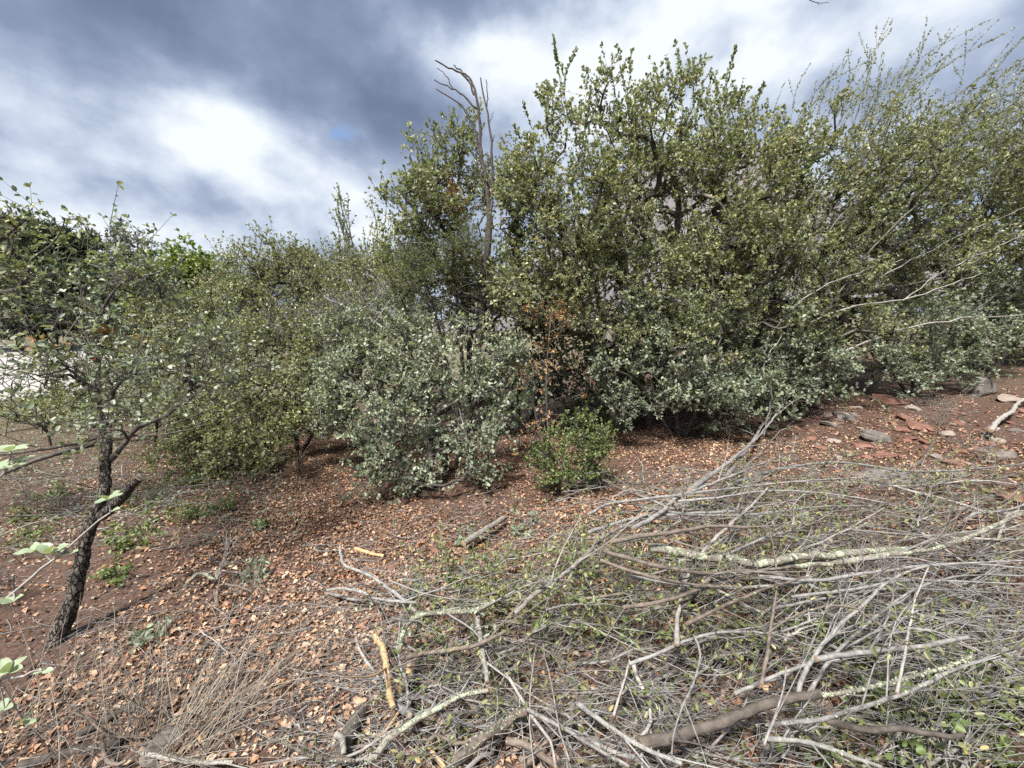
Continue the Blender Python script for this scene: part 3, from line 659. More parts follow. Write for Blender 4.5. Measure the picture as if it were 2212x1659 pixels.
for lab_, lobes_, seed_, mt_ in [
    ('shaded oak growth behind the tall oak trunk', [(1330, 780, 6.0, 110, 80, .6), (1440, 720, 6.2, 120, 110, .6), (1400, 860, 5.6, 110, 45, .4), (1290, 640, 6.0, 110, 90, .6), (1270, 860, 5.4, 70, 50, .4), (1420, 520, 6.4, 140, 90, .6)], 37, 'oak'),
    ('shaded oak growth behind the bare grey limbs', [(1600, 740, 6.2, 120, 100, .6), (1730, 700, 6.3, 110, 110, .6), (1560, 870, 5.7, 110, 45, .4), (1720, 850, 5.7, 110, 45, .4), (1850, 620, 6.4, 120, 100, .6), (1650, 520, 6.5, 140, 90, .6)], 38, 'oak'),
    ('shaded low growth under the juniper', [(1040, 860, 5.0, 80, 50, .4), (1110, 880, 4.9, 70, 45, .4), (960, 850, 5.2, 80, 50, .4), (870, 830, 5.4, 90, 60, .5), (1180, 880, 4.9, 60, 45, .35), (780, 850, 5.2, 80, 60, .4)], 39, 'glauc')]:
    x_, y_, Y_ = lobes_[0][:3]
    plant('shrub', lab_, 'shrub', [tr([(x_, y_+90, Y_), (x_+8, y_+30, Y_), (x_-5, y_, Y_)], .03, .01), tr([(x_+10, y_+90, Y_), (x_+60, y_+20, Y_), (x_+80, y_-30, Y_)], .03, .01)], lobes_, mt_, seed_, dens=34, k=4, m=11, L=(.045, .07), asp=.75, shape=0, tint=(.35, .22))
# --- low shrubs along the open patch
def pale_limbs(root, rng):
    for pts, r in [([(700, 740, 4.6), (790, 715, 4.5), (850, 640, 4.5)], .012), ([(1010, 1010, 3.5), (1010, 950, 3.5), (995, 900, 3.6), (980, 840, 3.7)], .009), ([(700, 640, 4.9), (770, 670, 4.8), (830, 630, 4.7)], .016),
                   ([(830, 925, 3.6), (900, 935, 3.55), (960, 905, 3.55)], .007), ([(800, 690, 4.6), (880, 740, 4.4), (960, 800, 4.0), (1000, 830, 3.8)], .011), ([(820, 1070, 3.4), (880, 1035, 3.5), (930, 1010, 3.6)], .006)]:
        g = Geo(); P = spline(np.array([at(*p) for p in pts]), 14); P[1:-1] += rng.normal(size=(12, 3))*.006
        tubes(g, P[None], np.linspace(r, r*.45, 14)[None], 6, [.8], rough=.05, rng=rng, caps=True); part('bare_limb', g, M['stick'], root)
plant('shrub', 'low grey green oak shrub with pale bare limbs, overhanging the open leafy patch', 'shrub',
      [tr([(960, 930, 4.2), (930, 860, 4.0), (880, 800, 3.9)], .03, .01), tr([(980, 930, 4.2), (1030, 850, 4.0), (1040, 760, 4.0)], .03, .01), tr([(930, 930, 4.2), (840, 880, 4.0), (770, 820, 4.1)], .025, .01), tr([(960, 930, 4.2), (980, 940, 3.8), (1060, 960, 3.6)], .02, .008)],
      [(900, 840, 3.8, 130, 75, .45), (1010, 790, 3.95, 80, 60, .35), (790, 800, 4.1, 100, 75, .45), (1060, 900, 3.7, 50, 90, .25), (870, 960, 3.65, 110, 60, .35), (980, 920, 3.6, 80, 60, .3), (1070, 1000, 3.5, 30, 50, .15), (850, 1020, 3.5, 70, 30, .2), (930, 740, 4.2, 100, 50, .4), (1000, 990, 3.5, 40, 45, .15), (730, 870, 4.0, 70, 70, .3), (790, 940, 3.75, 70, 50, .25), (820, 720, 4.5, 110, 50, .4), (940, 1030, 3.45, 90, 25, .15), (1080, 800, 4.0, 40, 70, .2)],
      'glauc', 31, dens=74, k=5, m=10, L=(.027, .045), tint=(.6, .25), droop=.05, extra=pale_limbs)
plant('shrub', 'wide dense green shrub with a dark hollow beneath, left of the open patch', 'shrub',
      [tr([(640, 970, 4.7), (640, 860, 4.6), (650, 780, 4.6)], .03, .01), tr([(620, 970, 4.7), (540, 880, 4.5), (480, 830, 4.5)], .03, .01), tr([(640, 970, 4.7), (720, 860, 4.6), (760, 780, 4.7)], .025, .01), tr([(600, 970, 4.7), (480, 960, 4.4), (420, 950, 4.3)], .02, .008)],
      [(560, 850, 4.5, 130, 80, .5), (670, 820, 4.6, 100, 80, .5), (460, 900, 4.4, 110, 70, .45), (600, 940, 4.3, 110, 55, .35), (480, 980, 4.1, 100, 50, .3), (390, 960, 4.2, 60, 50, .3), (720, 760, 4.8, 80, 60, .4), (560, 1000, 4.05, 60, 35, .2), (690, 900, 4.3, 60, 50, .25), (560, 750, 5.2, 170, 40, .4), (420, 850, 4.8, 80, 70, .4), (520, 1015, 4.0, 90, 25, .2), (360, 1000, 4.1, 60, 30, .2), (640, 720, 5.2, 110, 45, .4)],
      'olive', 32, dens=84, k=5, m=12, L=(.026, .043), asp=.72, shape=0, tint=(.48, .26))
plant('shrub', 'twiggy half bare grey shrub behind the low oak, pale dead stems showing', 'shrub',
      [tr([(720, 860, 5.4), (720, 740, 5.3), (690, 690, 5.2)], .03, .01), tr([(740, 860, 5.4), (800, 720, 5.2), (840, 660, 5.1)], .03, .01), tr([(700, 860, 5.4), (620, 740, 5.3), (570, 700, 5.3)], .025, .01)],
      [(720, 700, 5.2, 110, 50, .5), (820, 680, 5.0, 90, 50, .4), (620, 720, 5.3, 90, 50, .4), (790, 760, 4.7, 90, 40, .3)],
      'olive', 33, dens=70, bark='stick', tw='stick', k=9, m=3, tl=(.15, .4), L=(.024, .038), tint=(.6, .2), twig_r=.0028)
plant('shrub', 'small round yellow green bush at the front edge of the oaks', 'shrub',
      [tr([(1235, 1070, 3.3), (1230, 1020, 3.3), (1220, 980, 3.3)], .014, .006), tr([(1240, 1070, 3.35), (1270, 1010, 3.3), (1300, 960, 3.35)], .012, .005), tr([(1230, 1070, 3.3), (1190, 1020, 3.3), (1170, 990, 3.3)], .012, .005)],
      [(1240, 980, 3.3, 70, 60, .2), (1200, 1010, 3.25, 45, 40, .15), (1285, 960, 3.35, 45, 50, .15), (1245, 915, 3.4, 40, 35, .12), (1260, 1030, 3.2, 50, 25, .12), (1180, 1040, 3.2, 30, 15, .1)],
      'dkgreen', 34, dens=270, k=5, m=12, shape=0, asp=.75, tl=(.06, .16), L=(.016, .027), tint=(.5, .24), twig_r=.001, spread=.03, step=.08, tip_r=.0012)
plant('shrub', 'dead shrub with withered orange leaves between the oaks', 'shrub',
      [tr([(1190, 930, 4.1), (1180, 830, 4.1), (1190, 680, 4.2)], .012, .005), tr([(1180, 930, 4.05), (1150, 860, 4.0), (1130, 760, 4.0)], .012, .005)],
      [(1190, 690, 4.2, 50, 50, .2), (1160, 760, 4.05, 55, 40, .2), (1220, 740, 4.2, 40, 50, .2), (1150, 830, 3.95, 25, 40, .12), (1160, 910, 3.6, 35, 35, .15), (1150, 970, 3.5, 35, 35, .12), (1250, 840, 4.0, 20, 40, .1)],
      'deadleaf', 35, dens=64, k=4, m=6, tl=(.08, .22), L=(.028, .045), asp=.42, tint=(.5, .25), droop=.35, step=.1, tip_r=.0015)
plant('shrub', 'small brown twiggy dead shrublet by the dark hollow', 'shrub',
      [tr([(640, 1020, 3.95), (645, 995, 3.95), (640, 975, 3.95)], .006, .003)],
      [(635, 990, 3.9, 40, 22, .12), (665, 1000, 3.9, 30, 15, .1)], 'deadleaf', 36, dens=260, bark='brownstick', tw='brownstick', k=8, m=3, tl=(.06, .14), L=(.01, .018), tint=(.15, .15), step=.06, tip_r=.001, spread=.02)

# --- the small crooked tree on the left, traced limb by limb
def R2(x, y): return ((x/1.843)/1.736, (1400+y/1.843)/1.736)
def R1(x, y): return ((x/1.843)/1.736, (600+y/1.843)/1.736)
def left_tree():
    rng = np.random.default_rng(41)
    b = pg(127, 1394)
    Y0 = b[1]
    root = thing('oak_tree', 'small crooked oak with a sawn stub on its leaning rough trunk', 'tree', b)
    def limb(nm, conv, pts, Ys, r0, r1, mat='bark', n=24, sides=9, sub=True):
        W = np.array([at(*conv(*p), y) for p, y in zip(pts, Ys)]) if conv else np.array([at(*p, y) for p, y in zip(pts, Ys)])
        r0, r1 = r0*.58, r1*.58; P = spline(W, n); P[1:-1] += rng.normal(size=(n-2, 3))*r0*.06
        if mat == 'trunk':
            n, sides = n*4, 36; P = spline(P, n)
        g = Geo(); tubes(g, P[None], (np.linspace(r0, r1, n)*(1+.03*np.sin(np.arange(n)*.23)+(.45*np.exp(-np.arange(n)/9.0) if nm == 'trunk' else 0)))[None], sides, [.4], rough=.035 if mat == 'trunk' else .04, rng=rng, caps=True); part(nm, g, M[mat], root); return (P, r0, r1)
    tk = limb('trunk', None, [(122, 1415), (130, 1370), (158, 1290), (175, 1215), (190, 1150), (212, 1095), (226, 1055), (228, 1010), (231, 965), (231, 940)], np.linspace(Y0, 2.15, 10), .064, .036, 'trunk', 40, 14)
    st = limb('stub', R2, [(700, 990), (770, 930), (840, 860), (900, 790), (970, 715)], [1.96, 1.95, 1.93, 1.9, 1.88], .043, .034, 'trunk', 14, 12)
    L = [limb('limb', R2, [(780, 450), (640, 490), (450, 540), (250, 600), (0, 700), (-150, 760)], [2.15, 2.1, 2.0, 1.95, 1.9, 1.85], .026, .016),
         limb('limb', R2, [(760, 400), (650, 450), (450, 500), (150, 545), (0, 560), (-150, 560)], [2.2, 2.2, 2.15, 2.1, 2.1, 2.1], .018, .011),
         limb('limb', R2, [(740, 620), (800, 560), (870, 470), (930, 390), (1030, 340), (1150, 290), (1250, 200), (1350, 90)], [2.1, 2.1, 2.12, 2.15, 2.2, 2.25, 2.3, 2.35], .026, .016),
         limb('limb', R2, [(1330, 110), (1420, 70), (1600, 55), (1720, 20), (1830, -20)], [2.35, 2.38, 2.42, 2.45, 2.5], .011, .005),
         limb('limb', R2, [(1340, 100), (1380, 0), (1420, -90), (1440, -160)], [2.35, 2.38, 2.4, 2.42], .012, .006),
         limb('limb', R2, [(740, 480), (700, 400), (690, 250), (680, 60), (680, -120)], [2.15, 2.3, 2.45, 2.6, 2.7], .028, .02),
         limb('limb', R1, [(680, 1200), (700, 1080), (750, 960), (860, 840), (1000, 810), (1200, 740)], [2.65, 2.68, 2.7, 2.72, 2.75, 2.8], .018, .006),
         limb('limb', R1, [(690, 1150), (640, 1050), (580, 950), (560, 820)], [2.65, 2.65, 2.65, 2.65], .012, .005),
         limb('limb', R1, [(900, 830), (950, 700), (950, 580), (940, 520)], [2.72, 2.72, 2.72, 2.72], .009, .003),
         limb('limb', R1, [(690, 1659), (640, 1520), (590, 1400), (640, 1240), (700, 1180)], [2.2, 2.3, 2.4, 2.5, 2.6], .008, .004),
         limb('limb', R1, [(620, 1480), (480, 1430), (340, 1410), (230, 1360), (120, 1310)], [2.35, 2.35, 2.3, 2.3, 2.3], .012, .005),
         limb('limb', R2, [(350, 500), (330, 420), (270, 290), (150, 230), (20, 200)], [2.15, 2.15, 2.15, 2.15, 2.15], .011, .005),
         limb('limb', R2, [(870, 430), (980, 430), (1130, 420), (1300, 390), (1420, 350)], [2.15, 2.15, 2.12, 2.1, 2.1], .010, .004),
         limb('limb', R2, [(700, 400), (760, 380), (780, 290), (750, 220), (830, 200)], [2.2, 2.2, 2.2, 2.2, 2.2], .012, .005)]
    T, O = lobe_points([(250, 610, 2.75, 100, 70, .35), (170, 680, 2.65, 110, 60, .35), (330, 590, 2.8, 60, 40, .25), (90, 780, 2.35, 110, 55, .3), (230, 800, 2.4, 120, 60, .35), (360, 790, 2.4, 90, 60, .3), (450, 760, 2.45, 80, 45, .3),
                        (500, 800, 2.45, 60, 35, .25), (90, 860, 2.2, 100, 40, .25), (270, 880, 2.15, 80, 35, .25), (40, 920, 2.0, 60, 30, .2), (400, 860, 2.3, 70, 35, .25), (250, 530, 2.75, 50, 35, .2), (180, 740, 2.5, 130, 40, .3)], rng, 92)
    br, _ = grow(L+[(tk[0][-6:], .03, .03)], T, rng, .09, .0028, wig=.13)
    gb = Geo(); emit(gb, br[len(L)+1:], 5, .35, 8, rng); part('branches', gb, M['bark'], root, 'stuff')
    gt, gl = Geo(), Geo(); foliate(gt, gl, T, O, rng, k=5, m=5, tl=(.10, .26), L=(.022, .038), tint=(.6, .27), twig_r=.0022, spread=.06)
    part('twigs', gt, M['bark'], root, 'stuff'); part('foliage', gl, M['glauc'], root, 'stuff')
    T, O = lobe_points([(230, 735, 2.35, 60, 12, .1), (320, 735, 2.4, 30, 10, .1), (130, 740, 2.35, 30, 12, .1), (180, 790, 2.3, 60, 8, .1)], rng, 140)
    gt, gl = Geo(), Geo(); foliate(gt, gl, T, O, rng, k=1, m=5, tl=(.05, .1), L=(.026, .04), tint=(.35, .15)); part('withered_leaves', gl, M['deadleaf'], root, 'stuff')
left_tree()
def edge_tree():
    rng = np.random.default_rng(43)
    x0 = at(-330, 830, 2.9); base = np.array([x0[0], x0[1], H(x0[0], x0[1])])
    root = thing('oak_tree', 'dark leafy oak limb reaching in from the left edge above the pines', 'tree', base)
    L = []
    for pts, r0, r1 in [([(-330, 1100, 2.9), (-330, 830, 2.9), (-250, 680, 2.8), (-120, 630, 2.7), (0, 632, 2.6), (40, 628, 2.6), (56, 605, 2.6), (62, 590, 2.6)], .06, .014), ([(-200, 660, 2.8), (-60, 560, 2.7), (0, 520, 2.7), (60, 470, 2.7)], .02, .006),
                        ([(60, 598, 2.6), (90, 605, 2.6), (125, 612, 2.6)], .010, .004), ([(58, 600, 2.6), (70, 560, 2.6), (110, 530, 2.6), (135, 490, 2.65), (140, 470, 2.65)], .010, .003), ([(-10, 632, 2.6), (20, 560, 2.65), (30, 500, 2.7)], .010, .004)]:
        W = np.array([at(*p) for p in pts]); P = spline(W, 24)
        if len(L) == 0: P[0, 2] = base[2]-.05
        g = Geo(); tubes(g, P[None], np.linspace(r0, r1, 24)[None], 8, [.5], rough=.05, rng=rng, caps=True); part('trunk' if not L else 'limb', g, M['bark'], root); L.append((P, r0, r1))
    T, O = lobe_points([(20, 470, 2.7, 60, 40, .3), (60, 540, 2.65, 70, 50, .3), (-40, 540, 2.7, 60, 70, .3), (130, 480, 2.65, 20, 18, .1), (100, 585, 2.6, 50, 30, .2), (-80, 640, 2.8, 80, 60, .4), (-180, 560, 2.8, 120, 90, .5), (-250, 700, 2.8, 120, 90, .5)], rng, 70)
    br, _ = grow(L, T, rng, .12, .0022, wig=.07); gb = Geo(); emit(gb, br[len(L):], 5, .4, 8, rng); part('branches', gb, M['bark'], root, 'stuff')
    gt, gl = Geo(), Geo(); foliate(gt, gl, T, O, rng, k=5, m=7, L=(.026, .042), tint=(.45, .22)); part('twigs', gt, M['bark'], root, 'stuff'); part('foliage', gl, M['oak'], root, 'stuff')
edge_tree()

# --- trees further off
def far_tree(name, label, cat, px, base_py, Y, lobes, leafm, seed, dens=30, r=.09, tip_r=.010, group=None, **kw):
    b = at(px, base_py, Y)
    top = min(l[1] for l in lobes)
    fk = dict(k=5, m=11, tl=(.2, .5), L=(.06, .10), shape=0, twig_r=.004, spread=.16, tint=(.55, .25)); fk.update(kw)
    W = np.array([at(px, base_py, Y), at(px+5, (base_py*2+top)/3, Y), at(px, (base_py+top*2)/3, Y)]); W[0, 2] = H(W[0, 0], W[0, 1])-.1
    return plant(name, label, cat, [(W, r, r*.3)], lobes, leafm, seed, dens=dens, step=.5, tip_r=tip_r, group=group, **fk)
far_tree('oak_tree', 'rounded grey green oak shrub beyond the low shrubs, right of the yellow green tree', 'tree', 520, 760, 9, [(515, 620, 9, 65, 60, .8), (500, 690, 8.6, 90, 60, .8), (560, 600, 9.2, 40, 50, .6), (480, 590, 9.2, 30, 40, .4)], 'oak', 51, shoot=wands(5, 10, (470, 580), (540, 600), (9, 9.4), (-15, 15), (-55, -20)), shoot_kw=dict(L=(.045, .07), step=.045, r=.006, shape=0), L=(.045, .07), dens=34)
far_tree('oak_tree', 'broad pale green oak on the skyline just left of the wispy shrub', 'tree', 650, 760, 9.5, [(640, 590, 9.5, 80, 60, .9), (700, 600, 9.5, 70, 55, .8), (610, 660, 9, 100, 60, .8), (720, 660, 9, 90, 60, .8), (600, 560, 9.6, 40, 40, .5), (760, 620, 9.3, 60, 60, .7), (820, 610, 8.5, 60, 60, .7)], 'olive', 52, shoot=wands(6, 14, (580, 760), (530, 570), (9.3, 9.8), (-15, 20), (-45, -15)), shoot_kw=dict(L=(.045, .07), step=.045, r=.006, shape=0), L=(.045, .07), dens=34)
far_tree('shrub', 'olive shrub filling the gap under the yellow green tree', 'shrub', 400, 780, 8, [(380, 690, 8, 80, 50, .7), (440, 710, 7.6, 90, 50, .6), (330, 720, 7.8, 70, 50, .6)], 'olive', 53, L=(.04, .065), dens=36)
plant('shrub', 'tall wispy shrub of thin upright wands against the sky left of the snag', 'shrub',
      [tr([(790, 760, 6.8), (780, 620, 6.8), (760, 520, 6.8), (735, 440, 6.8)], .022, .006), tr([(795, 760, 6.8), (810, 620, 6.8), (815, 500, 6.8), (800, 430, 6.8)], .02, .006), tr([(800, 760, 6.8), (820, 600, 6.7), (850, 560, 6.7)], .02, .006)],
      [(790, 590, 6.8, 60, 40, .4), (840, 600, 6.6, 40, 50, .3), (740, 600, 6.9, 40, 40, .3)], 'oak', 54, dens=34, bark='twig',
      shoot=wands(8, 7, (735, 775), (540, 590), (6.7, 7), (-40, -5), (-150, -70))+wands(9, 8, (790, 830), (530, 590), (6.7, 7), (-20, 25), (-120, -60))+[(760, 540, 6.8, 733, 402, 6.8), (760, 520, 6.8, 752, 420, 6.8), (770, 540, 6.8, 725, 455, 6.8)],
      shoot_kw=dict(L=(.028, .045), step=.026, r=.006, tint=(.5, .2), side=.9), L=(.03, .048), k=6, m=8)
far_tree('tree', 'bright yellow green leafy tree beyond the left shrubs', 'tree', 385, 760, 18, [(385, 610, 18, 50, 45, 1.2), (420, 585, 18, 40, 30, 1), (350, 640, 17.5, 40, 40, 1), (400, 660, 17.5, 60, 40, 1)], 'bright', 55, L=(.12, .2), tl=(.3, .7), dens=22, spread=.25)
for i, (px, lab) in enumerate([(-60, 'dark low thicket bush behind the gravel, cut by the left edge'), (30, 'dark low thicket bush behind the gravel, second from the left edge'), (120, 'dark low thicket bush behind the gravel under the highest pine'), (210, 'dark low thicket bush behind the gravel below the taller juniper'), (300, 'dark low thicket bush behind the gravel, rightmost')]):
    far_tree('bush', lab, 'bush', px, 738, 37, [(px, 705, 37, 55, 22, 1.5), (px+25, 690, 38, 45, 20, 1.5)], 'pine', 80+i, dens=3, L=(.3, .5), asp=.4, tl=(.3, .7), spread=.5, r=.1, group='thicket behind the gravel')
for i, (px, Y, top, w, lab) in enumerate([(265, 30, 490, 26, 'pointed dark juniper, the taller one on the left skyline'), (315, 31, 502, 22, 'pointed dark juniper, the shorter one right of its taller twin')]):
    lobes = [(px, top+18+j*24, Y, 5+w*j/5, 15, None) for j in range(8)]
    far_tree('juniper_tree', lab, 'tree', px, 740, Y, lobes, 'juniper', 60+i, dens=9, L=(.2, .36), asp=.3, tl=(.3, .7), upb=.8, spread=.25, r=.14, group='pointed junipers on the skyline')
for i, (px, Y, lobes, lab) in enumerate([
    (40, 33, [(30, 540, 33, 60, 50, 2.4), (10, 600, 33, 70, 60, 2.4), (60, 610, 32, 70, 60, 2.2), (30, 660, 32, 80, 40, 2)], 'dark pine nearest the left edge, behind the oak limb'),
    (115, 34, [(110, 520, 34, 45, 35, 2), (100, 580, 34, 60, 50, 2.2), (130, 640, 33, 70, 50, 2.2)], 'dark pine with the highest rounded crown left of the junipers'),
    (185, 36, [(185, 545, 36, 30, 30, 1.6), (180, 600, 36, 50, 45, 2), (200, 650, 35, 60, 45, 2)], 'dark pine standing next to the taller pointed juniper'),
    (300, 38, [(290, 640, 38, 80, 50, 2), (370, 660, 38, 70, 40, 2)], 'low dark pine behind the pointed junipers'),
    (-80, 34, [(-90, 560, 34, 90, 80, 3), (-70, 650, 33, 90, 60, 3)], 'dark pine cut off by the left edge of the view')]):
    far_tree('pine_tree', lab, 'tree', px, 745, Y, lobes, 'pine', 70+i, dens=4.2, L=(.32, .6), asp=.24, tl=(.4, .9), spread=.55, r=.2, tip_r=.03, m=10, group='dark pines beyond the gravel yard')

# ------------------------------------------------------------------ cut branches, sticks and logs
def R9(x, y): return ((1900+x/.6546)/1.736, (1700+y/.6546)/1.736)
def R5(x, y): return ((1000+x/1.693)/1.736, (1900+y/1.693)/1.736)
def R3(x, y): return ((x/2.127)/1.736, (2100+y/2.127)/1.736)
def R8(x, y): return ((2840+x/1.693)/1.736, (1900+y/1.693)/1.736)
def IM(x, y): return (x, y)
PSC = {R9: 1/.6546/1.736, R5: 1/1.693/1.736, R3: 1/2.127/1.736, R8: 1/1.693/1.736, IM: 1.0}
def mound(x, y):
    a = ((x-1.25)/1.75)**2+((y-2.35)/1.15)**2; b = ((x-.1)/.75)**2+((y-1.9)/.7)**2
    c = ((x+2.4)/1.3)**2+((y-3.1)/.8)**2
    return .46*np.exp(-a*1.1)+.13*np.exp(-b)+.16*np.exp(-c)
def branch(name, label, cat, conv, pts, w, h, mat, group=None, taper=.55, twigs=0, leaf=None, nl=0, seed=0, lichen=0, sides=8, twl=(.15, .5), leafL=(.016, .028)):
    """w width in the region's pixels; h height above the ground: one value, or start and end"""
    rng = np.random.default_rng(seed+1000)
    hh = np.linspace(h[0], h[1], len(pts)) if isinstance(h, tuple) else np.full(len(pts), h)
    if hh.max() > .1:
        for k_ in range(len(pts)):
            q_ = pg(*conv(*pts[k_]), hh[k_]); hh[k_] = max(hh[k_], mound(q_[0], q_[1])*(.98+.22*((seed*37) % 10)/10)+.02)
    W = np.array([pg(*conv(*p), k) for p, k in zip(pts, hh)])
    mid = W[len(W)//2]; t = mid[1]/ray(*conv(*pts[len(pts)//2]))[1]
    r0 = max(.003, w*PSC[conv]*t/F/2*.95)
    L = np.linalg.norm(np.diff(W, axis=0), axis=1).sum(); n = int(np.clip(L/.035, 8, 40))
    P = spline(W, n); P[1:-1] += rng.normal(size=(n-2, 3))*r0*.16
    P[:, 2] = np.maximum(P[:, 2], H(P[:, 0], P[:, 1])+r0*.5)
    base = P[0]
    root = thing(name, label, cat, base, group)
    R = np.linspace(r0*1.08, r0*taper, n)*(1+.05*np.sin(np.arange(n)*1.7+seed))
    g = Geo(); tubes(g, P[None], R[None], sides, [rng.uniform(.35, .7)], rough=.07, rng=rng, caps=True); part('stem', g, M[mat], root)
    T = nrm(np.gradient(P, axis=0)); tw = []
    for _ in range(twigs):
        i = rng.integers(n//6, n-1); d = nrm(T[i]*.8+nrm(rng.normal(size=3))*.7+np.array([0, 0, .12])); l = rng.uniform(*twl)
        q = spline([P[i], P[i]+d*l*.5+rng.normal(size=3)*.03*l, P[i]+d*l+np.array([0, 0, -.06*l])+rng.normal(size=3)*.08*l], 9)
        q[:, 2] = np.maximum(q[:, 2], H(q[:, 0], q[:, 1])+.006); rr = min(R[i]*.45, .006)
        g = Geo(); tubes(g, q[None], np.linspace(rr, rr*.3, 9)[None], 5, [rng.uniform(.3, .8)]); part('side_twig', g, M[mat if mat != 'lichenstick' else 'stick'], root); tw.append(q)
        gg = Geo(); m = 5
        PP = []
        for _k in range(m):
            j = rng.integers(3, 8); dd = nrm(d+rng.normal(size=3)*.6); ll = rng.uniform(.05, .16)
            PP.append(np.linspace(0, 1, 4)[:, None]*dd*ll+q[j])
        tw += [resample(p, 9) for p in PP]
        tubes(gg, np.array(PP), np.array([[1, .8, .6, .3]])*.0018*np.ones((m, 1)), 3, rng.uniform(.3, .8, m))
        part('fine_twigs', gg, M['twig'], root, 'stuff')
    if leaf and tw:
        gl = Geo(); A = np.array(tw); i = rng.integers(0, len(A), nl); j = rng.integers(2, 9, nl); p = A[i, j]; td = nrm(A[i, j]-A[i, j-1])
        l = rng.uniform(*leafL, nl); leaves(gl, p, td*.6+rng.normal(size=(nl, 3))*.6, rng.normal(size=(nl, 3))*.7+np.array([0, 0, .7]), l, l*.5, np.clip(rng.normal(.5, .25, nl), 0, 1)); part('leaves', gl, M[leaf], root, 'stuff')
    if lichen:
        lichen = int(lichen*1.5); gl = Geo(); i = rng.integers(0, n-1, lichen); a = rng.uniform(-.4, 1.2, lichen); U = nrm(np.cross(T[i], [0, 0, 1.])); Z = np.cross(U, T[i])
        nn = nrm(U*np.sin(a*1.8-.5)[:, None]+Z*np.cos(a*1.2-.4)[:, None]); p = P[i]+nn*R[i][:, None]*.95+T[i]*rng.normal(size=(lichen, 1))*.02
        l = rng.uniform(.003, .0075, lichen); leaves(gl, p, nrm(rng.normal(size=(lichen, 3))+nn*.25), nn, l, l*.9, rng.uniform(0, 1, lichen), 1, curl=-.2); part('lichen', gl, M['lichen'], root, 'stuff')
    return root
M['lichen'] = leafmat('pale green lichen', [(0, (.15, .175, .125)), (.5, (.215, .245, .18)), (1, (.30, .325, .245))], None, trans=0, rough=.9, spec=.1)
PILE = 'cut branches heaped in the brush pile'
